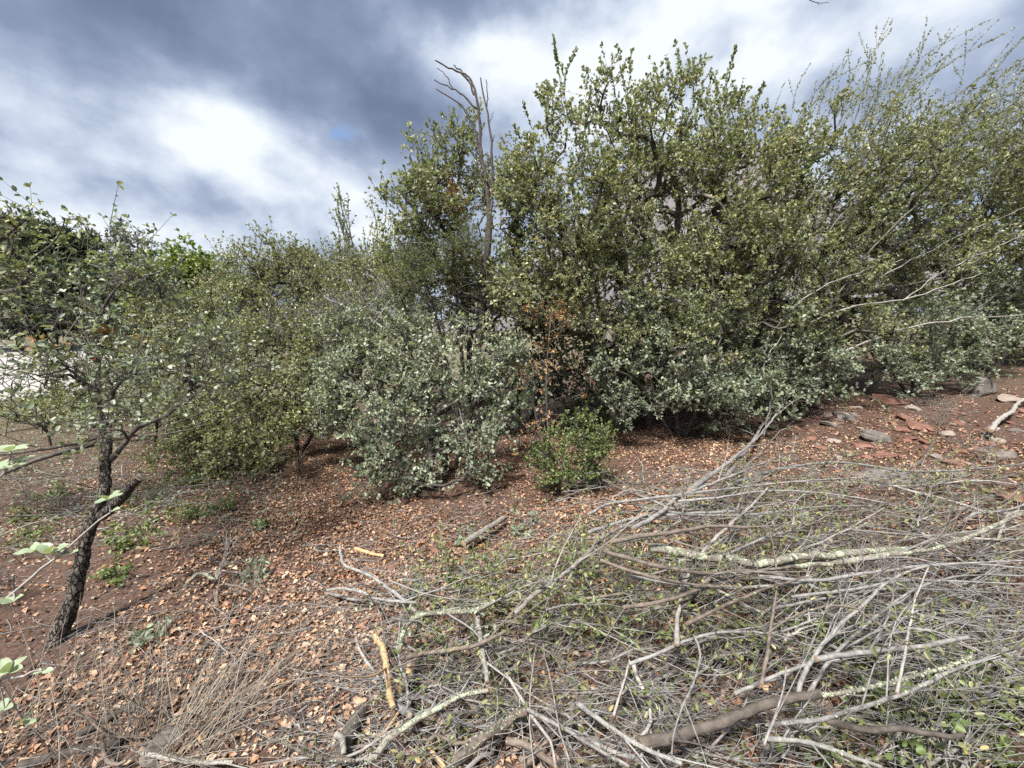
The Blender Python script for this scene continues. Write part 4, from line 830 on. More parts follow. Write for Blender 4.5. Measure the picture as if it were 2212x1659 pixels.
HERO = [
 ('grey limb lying highest at the left head of the pile above the dark forked bough', R9, [(200, 195), (300, 162), (420, 150), (560, 142)], 9, .2, 'stick', .6, 3, None, 0, 0),
 ('long slack brown branch under the brown wavy one', R9, [(230, 262), (340, 300), (460, 322), (600, 330)], 9, .2, 'brownstick', .6, 3, None, 0, 0),
 ('straight grey limb running level beneath the crusted branch', R9, [(300, 302), (420, 320), (540, 330), (680, 322), (820, 305)], 9, .2, 'stick', .6, 3, None, 0, 40),
 ('bare grey limb crossing the bleached stick near its top', R9, [(330, 132), (450, 150), (600, 150), (760, 132), (900, 128)], 8, .2, 'stick', .5, 4, 'wilt', 40, 0),
 ('silver limb sweeping level to the right edge just under the crusted branches', R9, [(620, 302), (760, 312), (900, 292), (1100, 270), (1290, 284)], 9, .2, 'stick', .5, 4, None, 0, 0),
 ('thin silver limb second below the crusted branches at the right', R9, [(700, 352), (860, 332), (1000, 312), (1290, 322)], 7, .2, 'stick', .5, 4, None, 0, 0),
 ('thin silver limb third below the crusted branches at the right', R9, [(640, 384), (800, 352), (960, 332), (1290, 346)], 7, .2, 'stick', .5, 4, None, 0, 0),
 ('dark limb angling up beside the reddish upright stem', R9, [(440, 420), (540, 372), (640, 330), (760, 296)], 9, .2, 'brownstick', .5, 2, None, 0, 0),
 ('grey limb slanting up from the heavy dark bough to the arching stem', R9, [(560, 590), (660, 545), (780, 500), (900, 440), (1010, 385)], 8, .24, 'stick', .5, 4, None, 0, 0),
 ('lichen crusted thick branch lying across the middle of the brush pile, sawn end showing', R9, [(350, 232), (450, 248), (560, 262), (620, 274), (700, 256), (800, 248), (900, 240), (1010, 236)], 22, .30, 'lichenstick', .6, 3, None, 0, 700),
 ('lichen patched branch rising beside the sawn one and running out pale to the right edge', R9, [(640, 276), (760, 272), (860, 262), (960, 244), (1040, 234), (1120, 212), (1290, 135)], 16, (.30, .42), 'lichenstick', .55, 4, None, 0, 300),
 ('brown wavy branch just below the lichen crusted one, torn orange tip', R9, [(240, 240), (330, 268), (420, 285), (500, 295), (590, 288), (680, 300)], 11, (.10, .22), 'brownstick', .7, 3, None, 0, 0),
 ('long bleached stick bending upright through the middle of the brush pile', R9, [(418, 470), (420, 410), (432, 330), (455, 280), (490, 230), (560, 165), (610, 120), (640, 85)], 9, (.36, .38), 'palestick', .7, 2, None, 0, 0),
 ('pale ragged branch slanting down from the pile to the leafy patch', R9, [(20, 392), (70, 345), (130, 305), (190, 255), (240, 205), (300, 172), (345, 150)], 11, (.14, .30), 'palestick', .8, 5, 'wilt', 60, 0),
 ('dark forked bough low under the bleached stick, upper left of the pile', R9, [(255, 218), (330, 203), (420, 192), (505, 180), (600, 182)], 12, .14, 'brownstick', .6, 3, None, 0, 0),
 ('thick grey bough at the head of the pile, climbing to thin tips', R9, [(310, 185), (380, 145), (415, 112), (460, 92), (560, 52), (640, 18)], 10, (.12, .32), 'stick', .3, 8, 'wilt', 60, 0),
 ('short brown stick poking out at the top left of the pile', R9, [(238, 66), (290, 92), (345, 108), (400, 118)], 7, (.06, .12), 'brownstick', .7, 1, None, 0, 0),
 ('long thin grey branch along the top of the pile, running far to the right', R9, [(200, 150), (250, 124), (330, 113), (420, 102), (520, 90), (700, 70), (850, 60), (980, 52)], 7, (.10, .34), 'stick', .4, 6, 'wilt', 80, 0),
 ('second thin grey branch beneath the top one, its tip bare', R9, [(420, 118), (520, 108), (640, 92), (760, 96), (880, 112), (960, 130)], 6, (.20, .30), 'stick', .4, 5, 'wilt', 60, 0),
 ('brown scarred branch with orange torn bark, left middle of the pile', R9, [(288, 378), (360, 368), (430, 350), (520, 315), (600, 292), (690, 280)], 9, (.08, .24), 'brownstick', .7, 2, None, 0, 0),
 ('mossy grey stub half hidden above the scarred brown branch', R9, [(258, 335), (330, 345), (420, 352), (480, 350)], 12, .07, 'lichenstick', .8, 0, None, 0, 120),
 ('heavy dark bough with flaking bark across the bottom of the pile', R9, [(330, 712), (450, 682), (560, 646), (640, 616), (720, 600), (770, 588)], 28, (.18, .30), 'darklog', .7, 2, None, 0, 0),
 ('smooth silver branch springing from the heavy dark bough, sweeping to the right edge', R9, [(715, 596), (722, 560), (760, 490), (820, 420), (880, 368), (940, 312), (1040, 277), (1290, 262)], 9, (.26, .46), 'stick', .5, 6, None, 0, 0),
 ('straight silver pole parallel to the sweeping one, lower in the pile', R9, [(740, 590), (800, 500), (860, 440), (940, 375), (1010, 330), (1120, 300), (1290, 300)], 8, (.24, .42), 'stick', .5, 5, None, 0, 0),
 ('thin dark arching stem over the right half of the pile', R9, [(640, 442), (700, 402), (780, 376), (850, 378), (900, 410), (960, 452), (1040, 512), (1100, 580), (1150, 625)], 5, .48, 'brownstick', .7, 1, None, 0, 0),
 ('crooked grey branch bowed over the rocks in the centre foreground', R9, [(300, 517), (370, 492), (440, 460), (520, 440), (600, 438), (660, 441), (760, 405)], 8, (.10, .30), 'stick', .6, 4, 'wilt', 60, 0),
 ('thin hooked grey stem hanging down in front of the rocks', R9, [(460, 448), (476, 492), (460, 560), (432, 620), (410, 690), (405, 740)], 6, (.32, .3), 'stick', .7, 2, None, 0, 0),
 ('upright reddish brown stem left of the arching dark one', R9, [(626, 565), (645, 450), (662, 320), (655, 230), (632, 150)], 7, (.36, .4), 'brownstick', .5, 2, None, 0, 0),
 ('upright pale stem standing in front of the silver poles at the right', R9, [(958, 588), (978, 480), (990, 420), (1002, 360), (1035, 280)], 6, (.46, .5), 'palestick', .6, 2, None, 0, 0),
 ('short upright grey stem below the silver poles', R9, [(632, 715), (660, 640), (678, 580), (686, 525)], 6, (.4, .42), 'stick', .6, 1, None, 0, 0),
 ('long knobbly grey branch sweeping to the right edge under the silver poles', R9, [(640, 668), (760, 655), (880, 620), (1000, 580), (1100, 532), (1290, 462)], 11, (.28, .5), 'stick', .6, 6, 'wilt', 80, 60),
 ('branch with white lichen flakes beside the knobbly grey one', R9, [(745, 602), (850, 582), (950, 560), (1060, 530), (1150, 495)], 10, (.26, .42), 'lichenstick', .6, 2, None, 0, 260),
 ('smooth grey pole with a blunt sawn end at the right of the pile', R9, [(760, 505), (880, 488), (1040, 470), (1132, 452)], 12, .38, 'stick', .9, 1, None, 0, 0),
 ('grey branch sinking towards the bottom edge under the green sprouts', R9, [(640, 700), (720, 705), (800, 728), (920, 770)], 13, (.22, .3), 'stick', .7, 3, None, 0, 40),
 ('dark rotten bough end among the green sprouts', R9, [(785, 657), (880, 680), (960, 676), (1030, 692), (1120, 690)], 16, .22, 'darklog', .7, 0, None, 0, 0),
 ('grey forked branch in the bottom centre pointing at the red rock', R9, [(175, 615), (225, 652), (280, 690), (335, 722), (430, 762)], 13, (.16, .2), 'stick', .7, 4, None, 0, 40),
 ('pale bent branch left of the red rock', R9, [(0, 540), (40, 610), (75, 665), (105, 700), (120, 770)], 9, (.16, .22), 'palestick', .7, 4, None, 0, 0),
 ('grey branch crossing the pale bent one at the bottom', R9, [(50, 628), (110, 660), (160, 686), (220, 725), (300, 768)], 10, (.12, .2), 'stick', .7, 3, None, 0, 30),
 ('brown barked bough with a knuckle, bottom edge left of the red rock', R9, [(0, 705), (40, 712), (85, 742), (130, 775)], 17, .14, 'brownstick', .8, 0, None, 0, 0),
 ('short peeled stick standing over the orange leaves', R9, [(262, 645), (285, 570), (302, 508)], 7, (.16, .24), 'palestick', .7, 0, None, 0, 0),
 ('curved grey stick with a hooked tip at the left front of the pile', R5, [(465, 255), (475, 320), (500, 375), (640, 430), (760, 510), (880, 600), (960, 680), (1050, 800)], 20, (.20, .16), 'stick', 1.1, 1, None, 0, 0),
 ('dark tipped branch lying on the leaf litter left of the pile', R5, [(385, 532), (480, 520), (620, 545), (665, 580), (800, 600), (950, 610)], 19, (.05, .12), 'stick', .9, 3, 'glauc', 40, 0),
 ('low grey branch just under the dark tipped one', R5, [(400, 548), (500, 580), (600, 592), (760, 590), (900, 560)], 20, (.03, .08), 'stick', .8, 3, None, 0, 0),
 ('upright bleached stick capped with lichen, centre of the foreground', R5, [(1345, 640), (1350, 780), (1375, 950), (1402, 1110)], 36, (.26, .22), 'palestick', .8, 2, None, 0, 90),
 ('lichen tufted branch bending across to the upright bleached stick', R5, [(840, 920), (880, 770), (960, 695), (1080, 675), (1300, 665), (1450, 600)], 30, (.12, .26), 'lichenstick', .9, 3, 'glauc', 40, 360),
 ('broken stick, peeled yellow at its lower half, foreground centre left', R5, [(690, 820), (740, 900), (758, 1040), (778, 1180), (805, 1275)], 40, (.16, .1), 'peeled', .9, 1, None, 0, 160),
 ('short thick grey stick meeting the peeled yellow one', R5, [(800, 1262), (870, 1290), (950, 1360)], 45, .1, 'stick', .9, 0, None, 0, 0),
 ('splintered tan log piece half buried in litter', R5, [(935, 970), (890, 1090), (820, 1230)], 62, .06, 'peeled', .8, 0, None, 0, 0),
 ('long dark stick, reddish in places, pointing right under the bleached one', R5, [(850, 962), (1000, 932), (1150, 910), (1330, 880), (1520, 790)], 28, (.08, .14), 'brownstick', .9, 3, None, 0, 30),
 ('dark grey lichened branch climbing from the bottom edge', R5, [(640, 1620), (700, 1570), (800, 1450), (960, 1350), (1130, 1260), (1230, 1200), (1410, 1165)], 42, (.08, .2), 'lichenstick', .6, 3, None, 0, 260),
 ('brown log with a raw yellow break, bottom centre', R5, [(1190, 1620), (1350, 1480), (1500, 1380), (1645, 1298)], 66, (.1, .2), 'brownstick', .8, 0, None, 0, 220),
 ('sinuous dark branch along the bottom edge left of centre', R5, [(20, 1490), (100, 1490), (250, 1570), (400, 1600), (560, 1615)], 26, .08, 'brownstick', .9, 2, None, 0, 60),
 ('stout dark log with rough bark half sunk in leaves near the bottom edge', R5, [(430, 1640), (510, 1490), (560, 1390), (610, 1290)], 95, .04, 'darklog', .9, 0, None, 0, 30),
 ('pale split log at the upper left corner of the pile', R5, [(1250, 232), (1350, 172), (1505, 70)], 42, .08, 'palestick', .9, 0, None, 0, 0),
 ('small tan stick end alone on the open leaf litter', R5, [(560, 265), (640, 292), (745, 312)], 22, .015, 'peeled', .9, 0, None, 0, 0),
 ('bleached stub standing by the sinuous dark branch', R5, [(440, 1440), (480, 1480), (490, 1570)], 42, (.1, .08), 'palestick', .8, 0, None, 0, 0),
 ('peeled orange stick at the bottom edge beside the lichened branch', R5, [(1020, 1520), (1070, 1580), (1130, 1660)], 36, .06, 'peeled', .8, 0, None, 0, 0),
 ('orange peeled splinter right of the stout dark log', R5, [(670, 1500), (760, 1420), (850, 1290)], 26, .03, 'peeled', .7, 0, None, 0, 0),
 ('bent brown stick with a broken elbow at the bottom left', R3, [(560, 1210), (700, 1262), (830, 1382), (960, 1410), (1150, 1400)], 20, .06, 'brownstick', .9, 2, None, 0, 0),
 ('rotting grey brown log low in the bottom left corner', R3, [(150, 1650), (400, 1580), (640, 1520), (850, 1480), (1010, 1420)], 80, .01, 'darklog', .7, 0, None, 0, 0),
 ('tan rotting log behind the dry grass clump base', R3, [(640, 1380), (800, 1300), (950, 1220), (1140, 1120)], 60, .02, 'darklog', .8, 0, None, 0, 0),
 ('pale straight stick with lichen near the bottom edge, left of centre', R3, [(1190, 1550), (1400, 1590), (1600, 1612), (1860, 1612)], 38, .05, 'palestick', .8, 1, None, 0, 60),
 ('thin dark stick lying on bright litter right of the dry grass', R3, [(1640, 650), (1800, 700), (2127, 775)], 20, .02, 'brownstick', .8, 1, None, 0, 0),
 ('brown hooked root like stick at the bottom left', R3, [(820, 1470), (828, 1540), (870, 1610), (950, 1630), (1010, 1600)], 32, .05, 'brownstick', .8, 0, None, 0, 0),
 ('lichened forked dead branch left of the open patch', R3, [(1500, 180), (1600, 100), (1720, 160), (1740, 80), (1860, 20)], 26, .10, 'lichenstick', .6, 4, None, 0, 140),
 ('bent grey brown stick arching over litter beside the lichened fork', R3, [(1735, 370), (1730, 260), (1770, 190), (1900, 215), (2010, 250)], 26, .12, 'brownstick', .6, 1, None, 0, 0),
 ('slender arched twig rooted beyond the pile, pale against the oaks', IM, [(1560, 1040), (1640, 930), (1665, 870), (1650, 810)], 7, (.05, .35), 'stick', .4, 3, None, 0, 0),
 ('thin grey branch from the pile head up to the oak sprouts', IM, [(1490, 1060), (1590, 985), (1650, 930), (1700, 860)], 8, (.15, .4), 'stick', .3, 6, None, 0, 0),
 ('twisted white dead limb at the right edge of the stony slope', IM, [(2140, 930), (2160, 905), (2185, 890), (2200, 870), (2240, 850)], 9, .10, 'palestick', .7, 1, None, 0, 0),
 ('long grey branch crossing the stony slope towards the right edge', IM, [(1560, 1050), (1700, 1010), (1830, 1000), (2000, 1020), (2230, 1000)], 7, (.15, .12), 'stick', .5, 6, 'wilt', 60, 0),
]
for i, (lab, cv, pts, w, h, mat, tp, tws, lf, nl, li) in enumerate(HERO):
    nm = 'log' if ' log ' in ' '+lab+' ' else ('stick' if ('stick' in lab or 'stem' in lab or 'twig' in lab) else 'cut_branch')
    branch(nm, lab, {'log': 'log', 'stick': 'stick', 'cut_branch': 'branch'}[nm], cv, pts, w, h, mat, None, tp, tws, lf, nl, i, li)

# thinner brush that nothing tells apart, zone by zone: (label, group, outline in the photo, count, azimuth deg +- spread, length, radius, height, leaves)
def inside(poly, x, y):
    c = False; n = len(poly)
    for i in range(n):
        (x1, y1), (x2, y2) = poly[i], poly[i-1]
        if (y1 > y) != (y2 > y) and x < (x2-x1)*(y-y1)/(y2-y1)+x1: c = not c
    return c
LAND = []
for (x, y), nm in [((1470, 1180), 'the lichen crusted thick branch'), ((1560, 1185), 'the crusted elbow'), ((1750, 1165), 'the lichen patched branch'), ((2050, 1130), 'the lichen patched tip'), ((1380, 1210), 'the brown wavy branch'),
                   ((1500, 1190), 'the bend of the bleached upright stick'), ((1465, 1330), 'the foot of the bleached upright stick'), ((1190, 1270), 'the pale ragged branch'), ((1240, 1310), 'the leafiest spray'), ((1110, 1230), 'the leafy front corner'), ((1130, 1340), 'the leafy spray tips'), ((1280, 1380), 'the wilted leaf fringe'), ((1010, 1230), 'the grey seedling'), ((1240, 1440), 'the rusty brown rock'), ((1300, 1170), 'the head of the pale ragged branch'), ((1420, 1100), 'the thick grey bough at the pile head'), ((1620, 1040), 'the long thin top branch'), ((1860, 1030), 'the flat grey brown slab'),
                   ((2050, 1040), 'the dull red rock'), ((1830, 1290), 'the thin dark arching stem'), ((1930, 1350), 'the arching stem tip'), ((1680, 1250), 'the reddish upright stem'), ((1970, 1350), 'the pale upright stem'), ((2000, 1250), 'the sweeping silver branch'), ((1870, 1310), 'the straight silver pole'), ((2060, 1390), 'the sawn grey pole'),
                   ((2050, 1470), 'the knobbly grey branch'), ((1930, 1490), 'the white flaked branch'), ((1620, 1540), 'the heavy dark bough'), ((1480, 1590), 'the butt of the heavy dark bough'), ((1500, 1370), 'the crooked bowed branch'), ((1480, 1470), 'the thin hooked stem'), ((1310, 1530), 'the red angular rock'), ((1405, 1560), 'the wide dark slab'), ((1330, 1440), 'the short peeled stick'),
                   ((1150, 1560), 'the yellow broken log'), ((1050, 1330), 'the upright lichen capped stick'), ((930, 1290), 'the lichen tufted branch'), ((850, 1420), 'the peeled yellow stick'), ((880, 1500), 'the splintered tan log'), ((1010, 1420), 'the long dark pointing stick'), ((1000, 1540), 'the climbing lichened branch'), ((780, 1600), 'the stout dark log'), ((870, 1240), 'the curved hooked stick'), ((1060, 1150), 'the pale split log'),
                   ((800, 1270), 'the dark tipped branch'), ((2120, 1600), 'the corner sprout'), ((1900, 1590), 'the rotten bough end'), ((1760, 1620), 'the sinking grey branch'), ((560, 1500), 'the dry grass clump'), ((700, 1200), 'the small tan stick end'), ((470, 1230), 'the lichened fork'), ((60, 1000), 'the edge rosette'), ((150, 1060), 'the trunk at the left'), ((290, 1060), 'the sawn stub'), ((390, 1100), 'the leafy green sprout'), ((470, 1090), 'the last green sprout'), ((60, 1140), 'the green patch at the edge'), ((200, 980), 'the low fork of the crooked oak'), ((330, 1140), 'the sprout under the stub'), ((420, 1150), 'the stick heap corner'), ((600, 1400), 'the thin dark stick on litter')]: LAND.append((x, y, nm))
def near_land(p):
    q = p-np.array([0, 0, EYE]); Yc = q[1]*math.cos(PITCH)-q[2]*math.sin(PITCH); Zc = q[1]*math.sin(PITCH)+q[2]*math.cos(PITCH); x, y = 1106+F*q[0]/Yc, 829.5-F*Zc/Yc
    d = [math.hypot(x-a, y-b) for a, b, _ in LAND]; i = int(np.argmin(d)); a, b, nm = LAND[i]
    w = ('right of' if x > a else 'left of') if abs(x-a) > abs(y-b) else ('below' if y > b else 'above')
    return (w if d[i] > 28 else 'crossing')+' '+nm
ZONES = [
 ('thin grey brush branch among those along the top of the pile', 'thin brush along the top of the pile', [(1290, 1060), (1560, 990), (1850, 1000), (2212, 1040), (2212, 1150), (1800, 1150), (1300, 1150)], 44, (8, 20), (.6, 1.5), (.0035, .009), (.02, .22), 2.2),
 ('thin silvery brush branch in the fan at the right edge of the pile', 'silvery brush fanned at the right', [(1700, 1150), (2240, 1150), (2240, 1400), (1850, 1400), (1650, 1250)], 50, (-6, 16), (.5, 1.3), (.003, .008), (.06, .34), .8),
 ('tangled thin stem in the middle of the brush pile', 'tangled stems in mid pile', [(1250, 1150), (1700, 1150), (1850, 1400), (1500, 1450), (1250, 1400)], 40, (10, 24), (.4, 1.1), (.003, .0085), (.02, .22), 2.6),
 ('twiggy leafy cut spray at the left front of the brush pile', 'leafy sprays at the left front of the pile', [(850, 1260), (1050, 1150), (1280, 1160), (1320, 1440), (1150, 1450), (900, 1340)], 44, (20, 45), (.35, .9), (.0025, .006), (.02, .18), 4.0),
 ('bare crooked stick in the near bottom centre of the heap', 'bare crooked sticks at the bottom centre', [(850, 1420), (1500, 1450), (1560, 1659), (760, 1659)], 42, (0, 90), (.25, .7), (.003, .010), (.01, .13), .7),
 ('thin brush stem over the green sprouts at the bottom right', 'brush stems over the bottom right sprouts', [(1500, 1400), (2212, 1380), (2212, 1659), (1560, 1659)], 42, (22, 17), (.35, .9), (.003, .008), (.05, .30), 1.3),
 ('dead grey branch in the brush behind the crooked oak trunk', 'dead brush left of the open patch', [(0, 960), (160, 930), (330, 1010), (520, 1080), (480, 1200), (300, 1180), (0, 1200)], 34, (15, 28), (.5, 1.1), (.003, .007), (.02, .2), .9),
 ('fine dead twig lying loose on the open leaf litter', 'loose twigs on the litter', [(420, 1150), (900, 1080), (1250, 1120), (860, 1260), (760, 1640), (300, 1640), (150, 1450)], 60, (30, 60), (.12, .5), (.0016, .004), (.0, .05), 0),
]
USED = set()
def brush():
    rng = np.random.default_rng(77)
    fine = Geo()
    for zi, (lab, grp, poly, cnt, (az, sp), (l0, l1), (ra, rb), (h0, h1), lf) in enumerate(ZONES):
        xs = [p[0] for p in poly]; ys = [p[1] for p in poly]; k = 0
        while k < cnt:
            x, y = rng.uniform(min(xs), max(xs)), rng.uniform(min(ys), max(ys))
            if not inside(poly, x, y): continue
            k += 1
            c = pg(x, y, .15); h = (.02+mound(c[0], c[1])*rng.uniform(.1, .9)) if lf else rng.uniform(h0, h1); c = pg(x, y, h); a = math.radians(rng.normal(az, sp)); l = rng.uniform(l0, l1)*min(1.2, .45+.28*c[1])
            d = np.array([math.cos(a), math.sin(a), rng.normal(0, .10)+(.05 if zi else .08)]); s = np.linspace(-.5, .5, 12)
            e1, e2 = rng.normal(size=3)*.10, rng.normal(size=3)*.035; e1[2] *= .5
            P = c+d*l*s[:, None]+e1*l*(4*s**2)[:, None]+e2*l*np.sin(s*9+rng.uniform(0, 6))[:, None]+rng.normal(size=(12, 3))*.0035
            gz = H(P[:, 0], P[:, 1]); P[:, 2] = np.maximum(P[:, 2], gz+.006)
            if lf == 0: P[:, 2] = gz+.006+np.abs(rng.normal(0, .01))+.03*np.abs(s)
            r = ra+(rb-ra)*rng.uniform()**1.8; mat = rng.choice(['stick', 'stick', 'twig', 'brownstick', 'palestick']) if zi != 1 else rng.choice(['stick', 'stick', 'palestick', 'twig'])
            tone = {'stick': 'grey', 'twig': 'dark grey', 'brownstick': 'brown', 'palestick': 'bleached'}[str(mat)]; kl = lf*rng.uniform(.3, 1.7)
            lab = (('stout ' if r > .0062 else 'thin ')+tone+(' leafy' if kl > 1.6 else ' sparsely leaved' if kl > .5 else ' bare')+' brush branch ' if lf else 'fine '+tone+' twig on litter ')+near_land(P[6])
            if lab in USED:
                for wd in (('long' if l > .8 else 'short'), ('rising' if d[2] > .08 else 'level'), ('straight' if abs(e2).max() < .04 else 'crooked'), 'long rising' if d[2] > .05 else 'short level', 'forked', 'wispy', 'slim', 'bent'):
                    if wd+' '+lab not in USED and len(lab.split()) < 16: lab = wd+' '+lab; break
            USED.add(lab)
            root = thing('brush_branch' if lf else 'twig', lab, 'branch' if lf else 'twig', P[0], grp)
            R = np.linspace(r, r*.35, 12)
            g = Geo(); tubes(g, P[None], R[None], 6, [rng.uniform(.2, .8)], rough=.06, rng=rng, caps=True); part('stem', g, M[mat], root)
            if not lf: continue
            T = nrm(np.gradient(P, axis=0)); m = rng.integers(12, 20); Q = []
            for _ in range(m):
                i = rng.integers(2, 12); dd = nrm(T[i]+nrm(rng.normal(size=3))*.75); ll = rng.uniform(.06, .28)*(.6 if zi in (4,) else 1)
                q = P[i]+dd*ll*np.linspace(0, 1, 6)[:, None]+rng.normal(size=3)*.1*ll*(np.linspace(0, 1, 6)**2)[:, None]
                q[:, 2] = np.maximum(q[:, 2], H(q[:, 0], q[:, 1])+.004); Q.append(q)
            Q = np.array(Q); g = Geo(); tubes(g, Q, np.linspace(1, .35, 6)[None]*np.full((m, 1), min(.0022, r*.45)), 3, rng.uniform(.2, .9, m)); part('side_twigs', g, M['twig' if mat == 'twig' else 'stick'], root, 'stuff')
            nl = int(m*2.0*kl)
            if nl > 3:
                gl = Geo(); i = rng.integers(0, m, nl); j = rng.integers(1, 6, nl); p = Q[i, j]; td = nrm(Q[i, j]-Q[i, j-1]); ll = rng.uniform(.016, .030, nl)
                leaves(gl, p, td*.6+rng.normal(size=(nl, 3))*.6, rng.normal(size=(nl, 3))*.7+np.array([0, 0, .7]), ll, ll*.48, np.clip(rng.normal(.55, .22, nl), 0, 1))
                part('leaves', gl, M['wilt' if rng.uniform() < .8 else 'dkgreen'], root, 'stuff')
brush()
def twig_debris():
    # fine broken twigs nobody could count, through the pile and over the litter
    rng = np.random.default_rng(78); g = Geo()
    for poly, cnt, hm in [([(700, 1200), (1250, 1050), (2230, 1000), (2230, 1659), (700, 1659)], 3300, .20), ([(0, 1000), (480, 1050), (1250, 1080), (850, 1659), (0, 1659)], 1500, .03)]:
        xs = [p[0] for p in poly]; ys = [p[1] for p in poly]; C = []
        while len(C) < cnt//3:
            x, y = rng.uniform(min(xs), max(xs)), rng.uniform(min(ys), max(ys))
            if inside(poly, x, y): C.append(pg(x, y, rng.uniform(0, hm)))
        C = np.repeat(np.array(C), 3, 0); n = len(C); C[:, :2] += rng.normal(size=(n, 2))*.12; gz = H(C[:, 0], C[:, 1]); C[:, 2] = gz+(.004+(.04+.85*mound(C[:, 0], C[:, 1]))*rng.uniform(0, 1, n) if hm > .1 else rng.uniform(0.004, hm, n))
        a = rng.normal(.2, .5 if hm > .1 else 1.2, n); D = np.stack([np.cos(a), np.sin(a), rng.normal(0, .22 if hm > .1 else .05, n)], 1); l = rng.uniform(.05, .34, n); s = np.linspace(-.5, .5, 5); b = rng.normal(size=(n, 3))*.25
        P = C[:, None]+(D[:, None]*s[None, :, None]+b[:, None]*(s**2)[None, :, None])*l[:, None, None]
        P[..., 2] = np.maximum(P[..., 2], H(P[..., 0], P[..., 1])+.004)
        tubes(g, P, np.array([[1, .9, .8, .6, .4]])*rng.uniform(.0008, .0019, (n, 1)), 3, np.clip(rng.normal(.5, .3, n), 0, 1))
    link('twig_debris', g.mesh('twig_debris', M['stick']), label='fine broken grey twigs strewn through the brush pile and litter', cat='twigs', kind='stuff')
twig_debris()

# ------------------------------------------------------------------ leaf litter
def litter():
    rng = np.random.default_rng(90)
    def pts(n, x, y, dens=None):
        return np.stack([rng.uniform(*x, n), rng.uniform(*y, n)], 1)
    A = np.vstack([pts(62000, (-4.5, 4.6), (.9, 5.6)), pts(44000, (-2.2, 1.6), (.8, 3.2)), pts(14000, (-3, 3), (3, 5)), pts(9000, (2, 8), (3, 8)), pts(4000, (-8, -3), (3, 9))])
    # patchy: bare soil shows between drifts
    pat = np.sin(A[:, 0]*2.1+np.sin(A[:, 1]*1.7))*np.sin(A[:, 1]*2.6+1.3*np.sin(A[:, 0]*1.3))
    slope = smooth(1.3, 2.6, A[:, 0])*smooth(2.0, 3.0, A[:, 1])
    A = A[rng.uniform(size=len(A)) < np.clip(.74+.42*pat, .22, 1)*(1-.2*slope)]; n = len(A)
    P = np.stack([A[:, 0], A[:, 1], H(A[:, 0], A[:, 1])+rng.uniform(.002, .018, n)], 1)
    a = rng.uniform(0, 6.283, n); ax = np.stack([np.cos(a), np.sin(a), rng.normal(0, .25, n)], 1)
    nh = np.array([0, 0, 1.])+rng.normal(size=(n, 3))*.38
    l = np.clip(rng.lognormal(-3.95, .36, n), .007, .042)
    warm = .12*np.sin(A[:, 0]*1.1+2)*np.sin(A[:, 1]*1.4)
    t = np.clip(rng.beta(2.1, 2.0, n)+warm-.02, 0, .95); t = np.where(rng.uniform(size=n) < .03, 1.0, t)
    g = Geo(); leaves(g, P, ax, nh, l, l*rng.uniform(.5, .9, n), t, 0, curl=.3, fold=.25)
    link('leaf_litter', g.mesh('leaf_litter', M['litter']), label='brown and orange fallen oak leaves covering the ground', cat='leaf litter', kind='stuff')
    # the largest, nearest leaves one by one
    ms = []
    for k in range(10):
        g = Geo(); L = 1.0
        leaves(g, np.array([[0, -.5, 0.]]), np.array([[0, 1., .1]]), np.array([[rng.normal()*.2, 0, 1.]]), [1.0], [rng.uniform(.5, .75)], np.array([rng.uniform(.35, .92) if k else 1.0]), 1, curl=rng.uniform(.1, .4), fold=rng.uniform(.1, .35))
        ms.append(g.mesh('fallen_leaf', M['litter']))
    for k in range(290):
        x, y = rng.uniform(-1.9, 1.2), rng.uniform(.95, 2.3)
        o = link('fallen_leaf', ms[rng.integers(10)], GROUND, (x, y, float(H(x, y))+.02))
        s = rng.uniform(.022, .036); o.scale = (s, s, s); o.rotation_euler = (rng.normal(0, .35), rng.normal(0, .35), rng.uniform(0, 6.28))
litter()
def pebbles():
    rng = np.random.default_rng(91); n = 5200
    A = np.stack([rng.uniform(-3.5, 7, n), rng.uniform(.9, 7.5, n)], 1); keep = rng.uniform(size=n) < .3+.7*smooth(.8, 2.4, A[:, 0]); A = A[keep]; n = len(A)
    s = rng.gamma(2, .006, n)+.004
    q = np.array([[1, 0, 0], [0, 1, 0], [-1, 0, 0], [0, -1, 0], [0, 0, 1], [0, 0, -1]], float)
    V = np.stack([A[:, 0], A[:, 1], H(A[:, 0], A[:, 1])+s*.15], 1)[:, None]+q[None]*s[:, None, None]*rng.uniform(.5, 1.1, (n, 6, 1))*np.array([1, 1, .6])
    f = np.array([[0, 1, 4], [1, 2, 4], [2, 3, 4], [3, 0, 4], [1, 0, 5], [2, 1, 5], [3, 2, 5], [0, 3, 5]])
    g = Geo(); g.add(V, None, (np.arange(n)[:, None, None]*6+f[None]).reshape(-1, 3))
    link('pebbles', g.mesh('pebbles', M['redrock'], smooth_=False), label='small reddish stone chips scattered over the soil', cat='pebbles', kind='stuff')
pebbles()

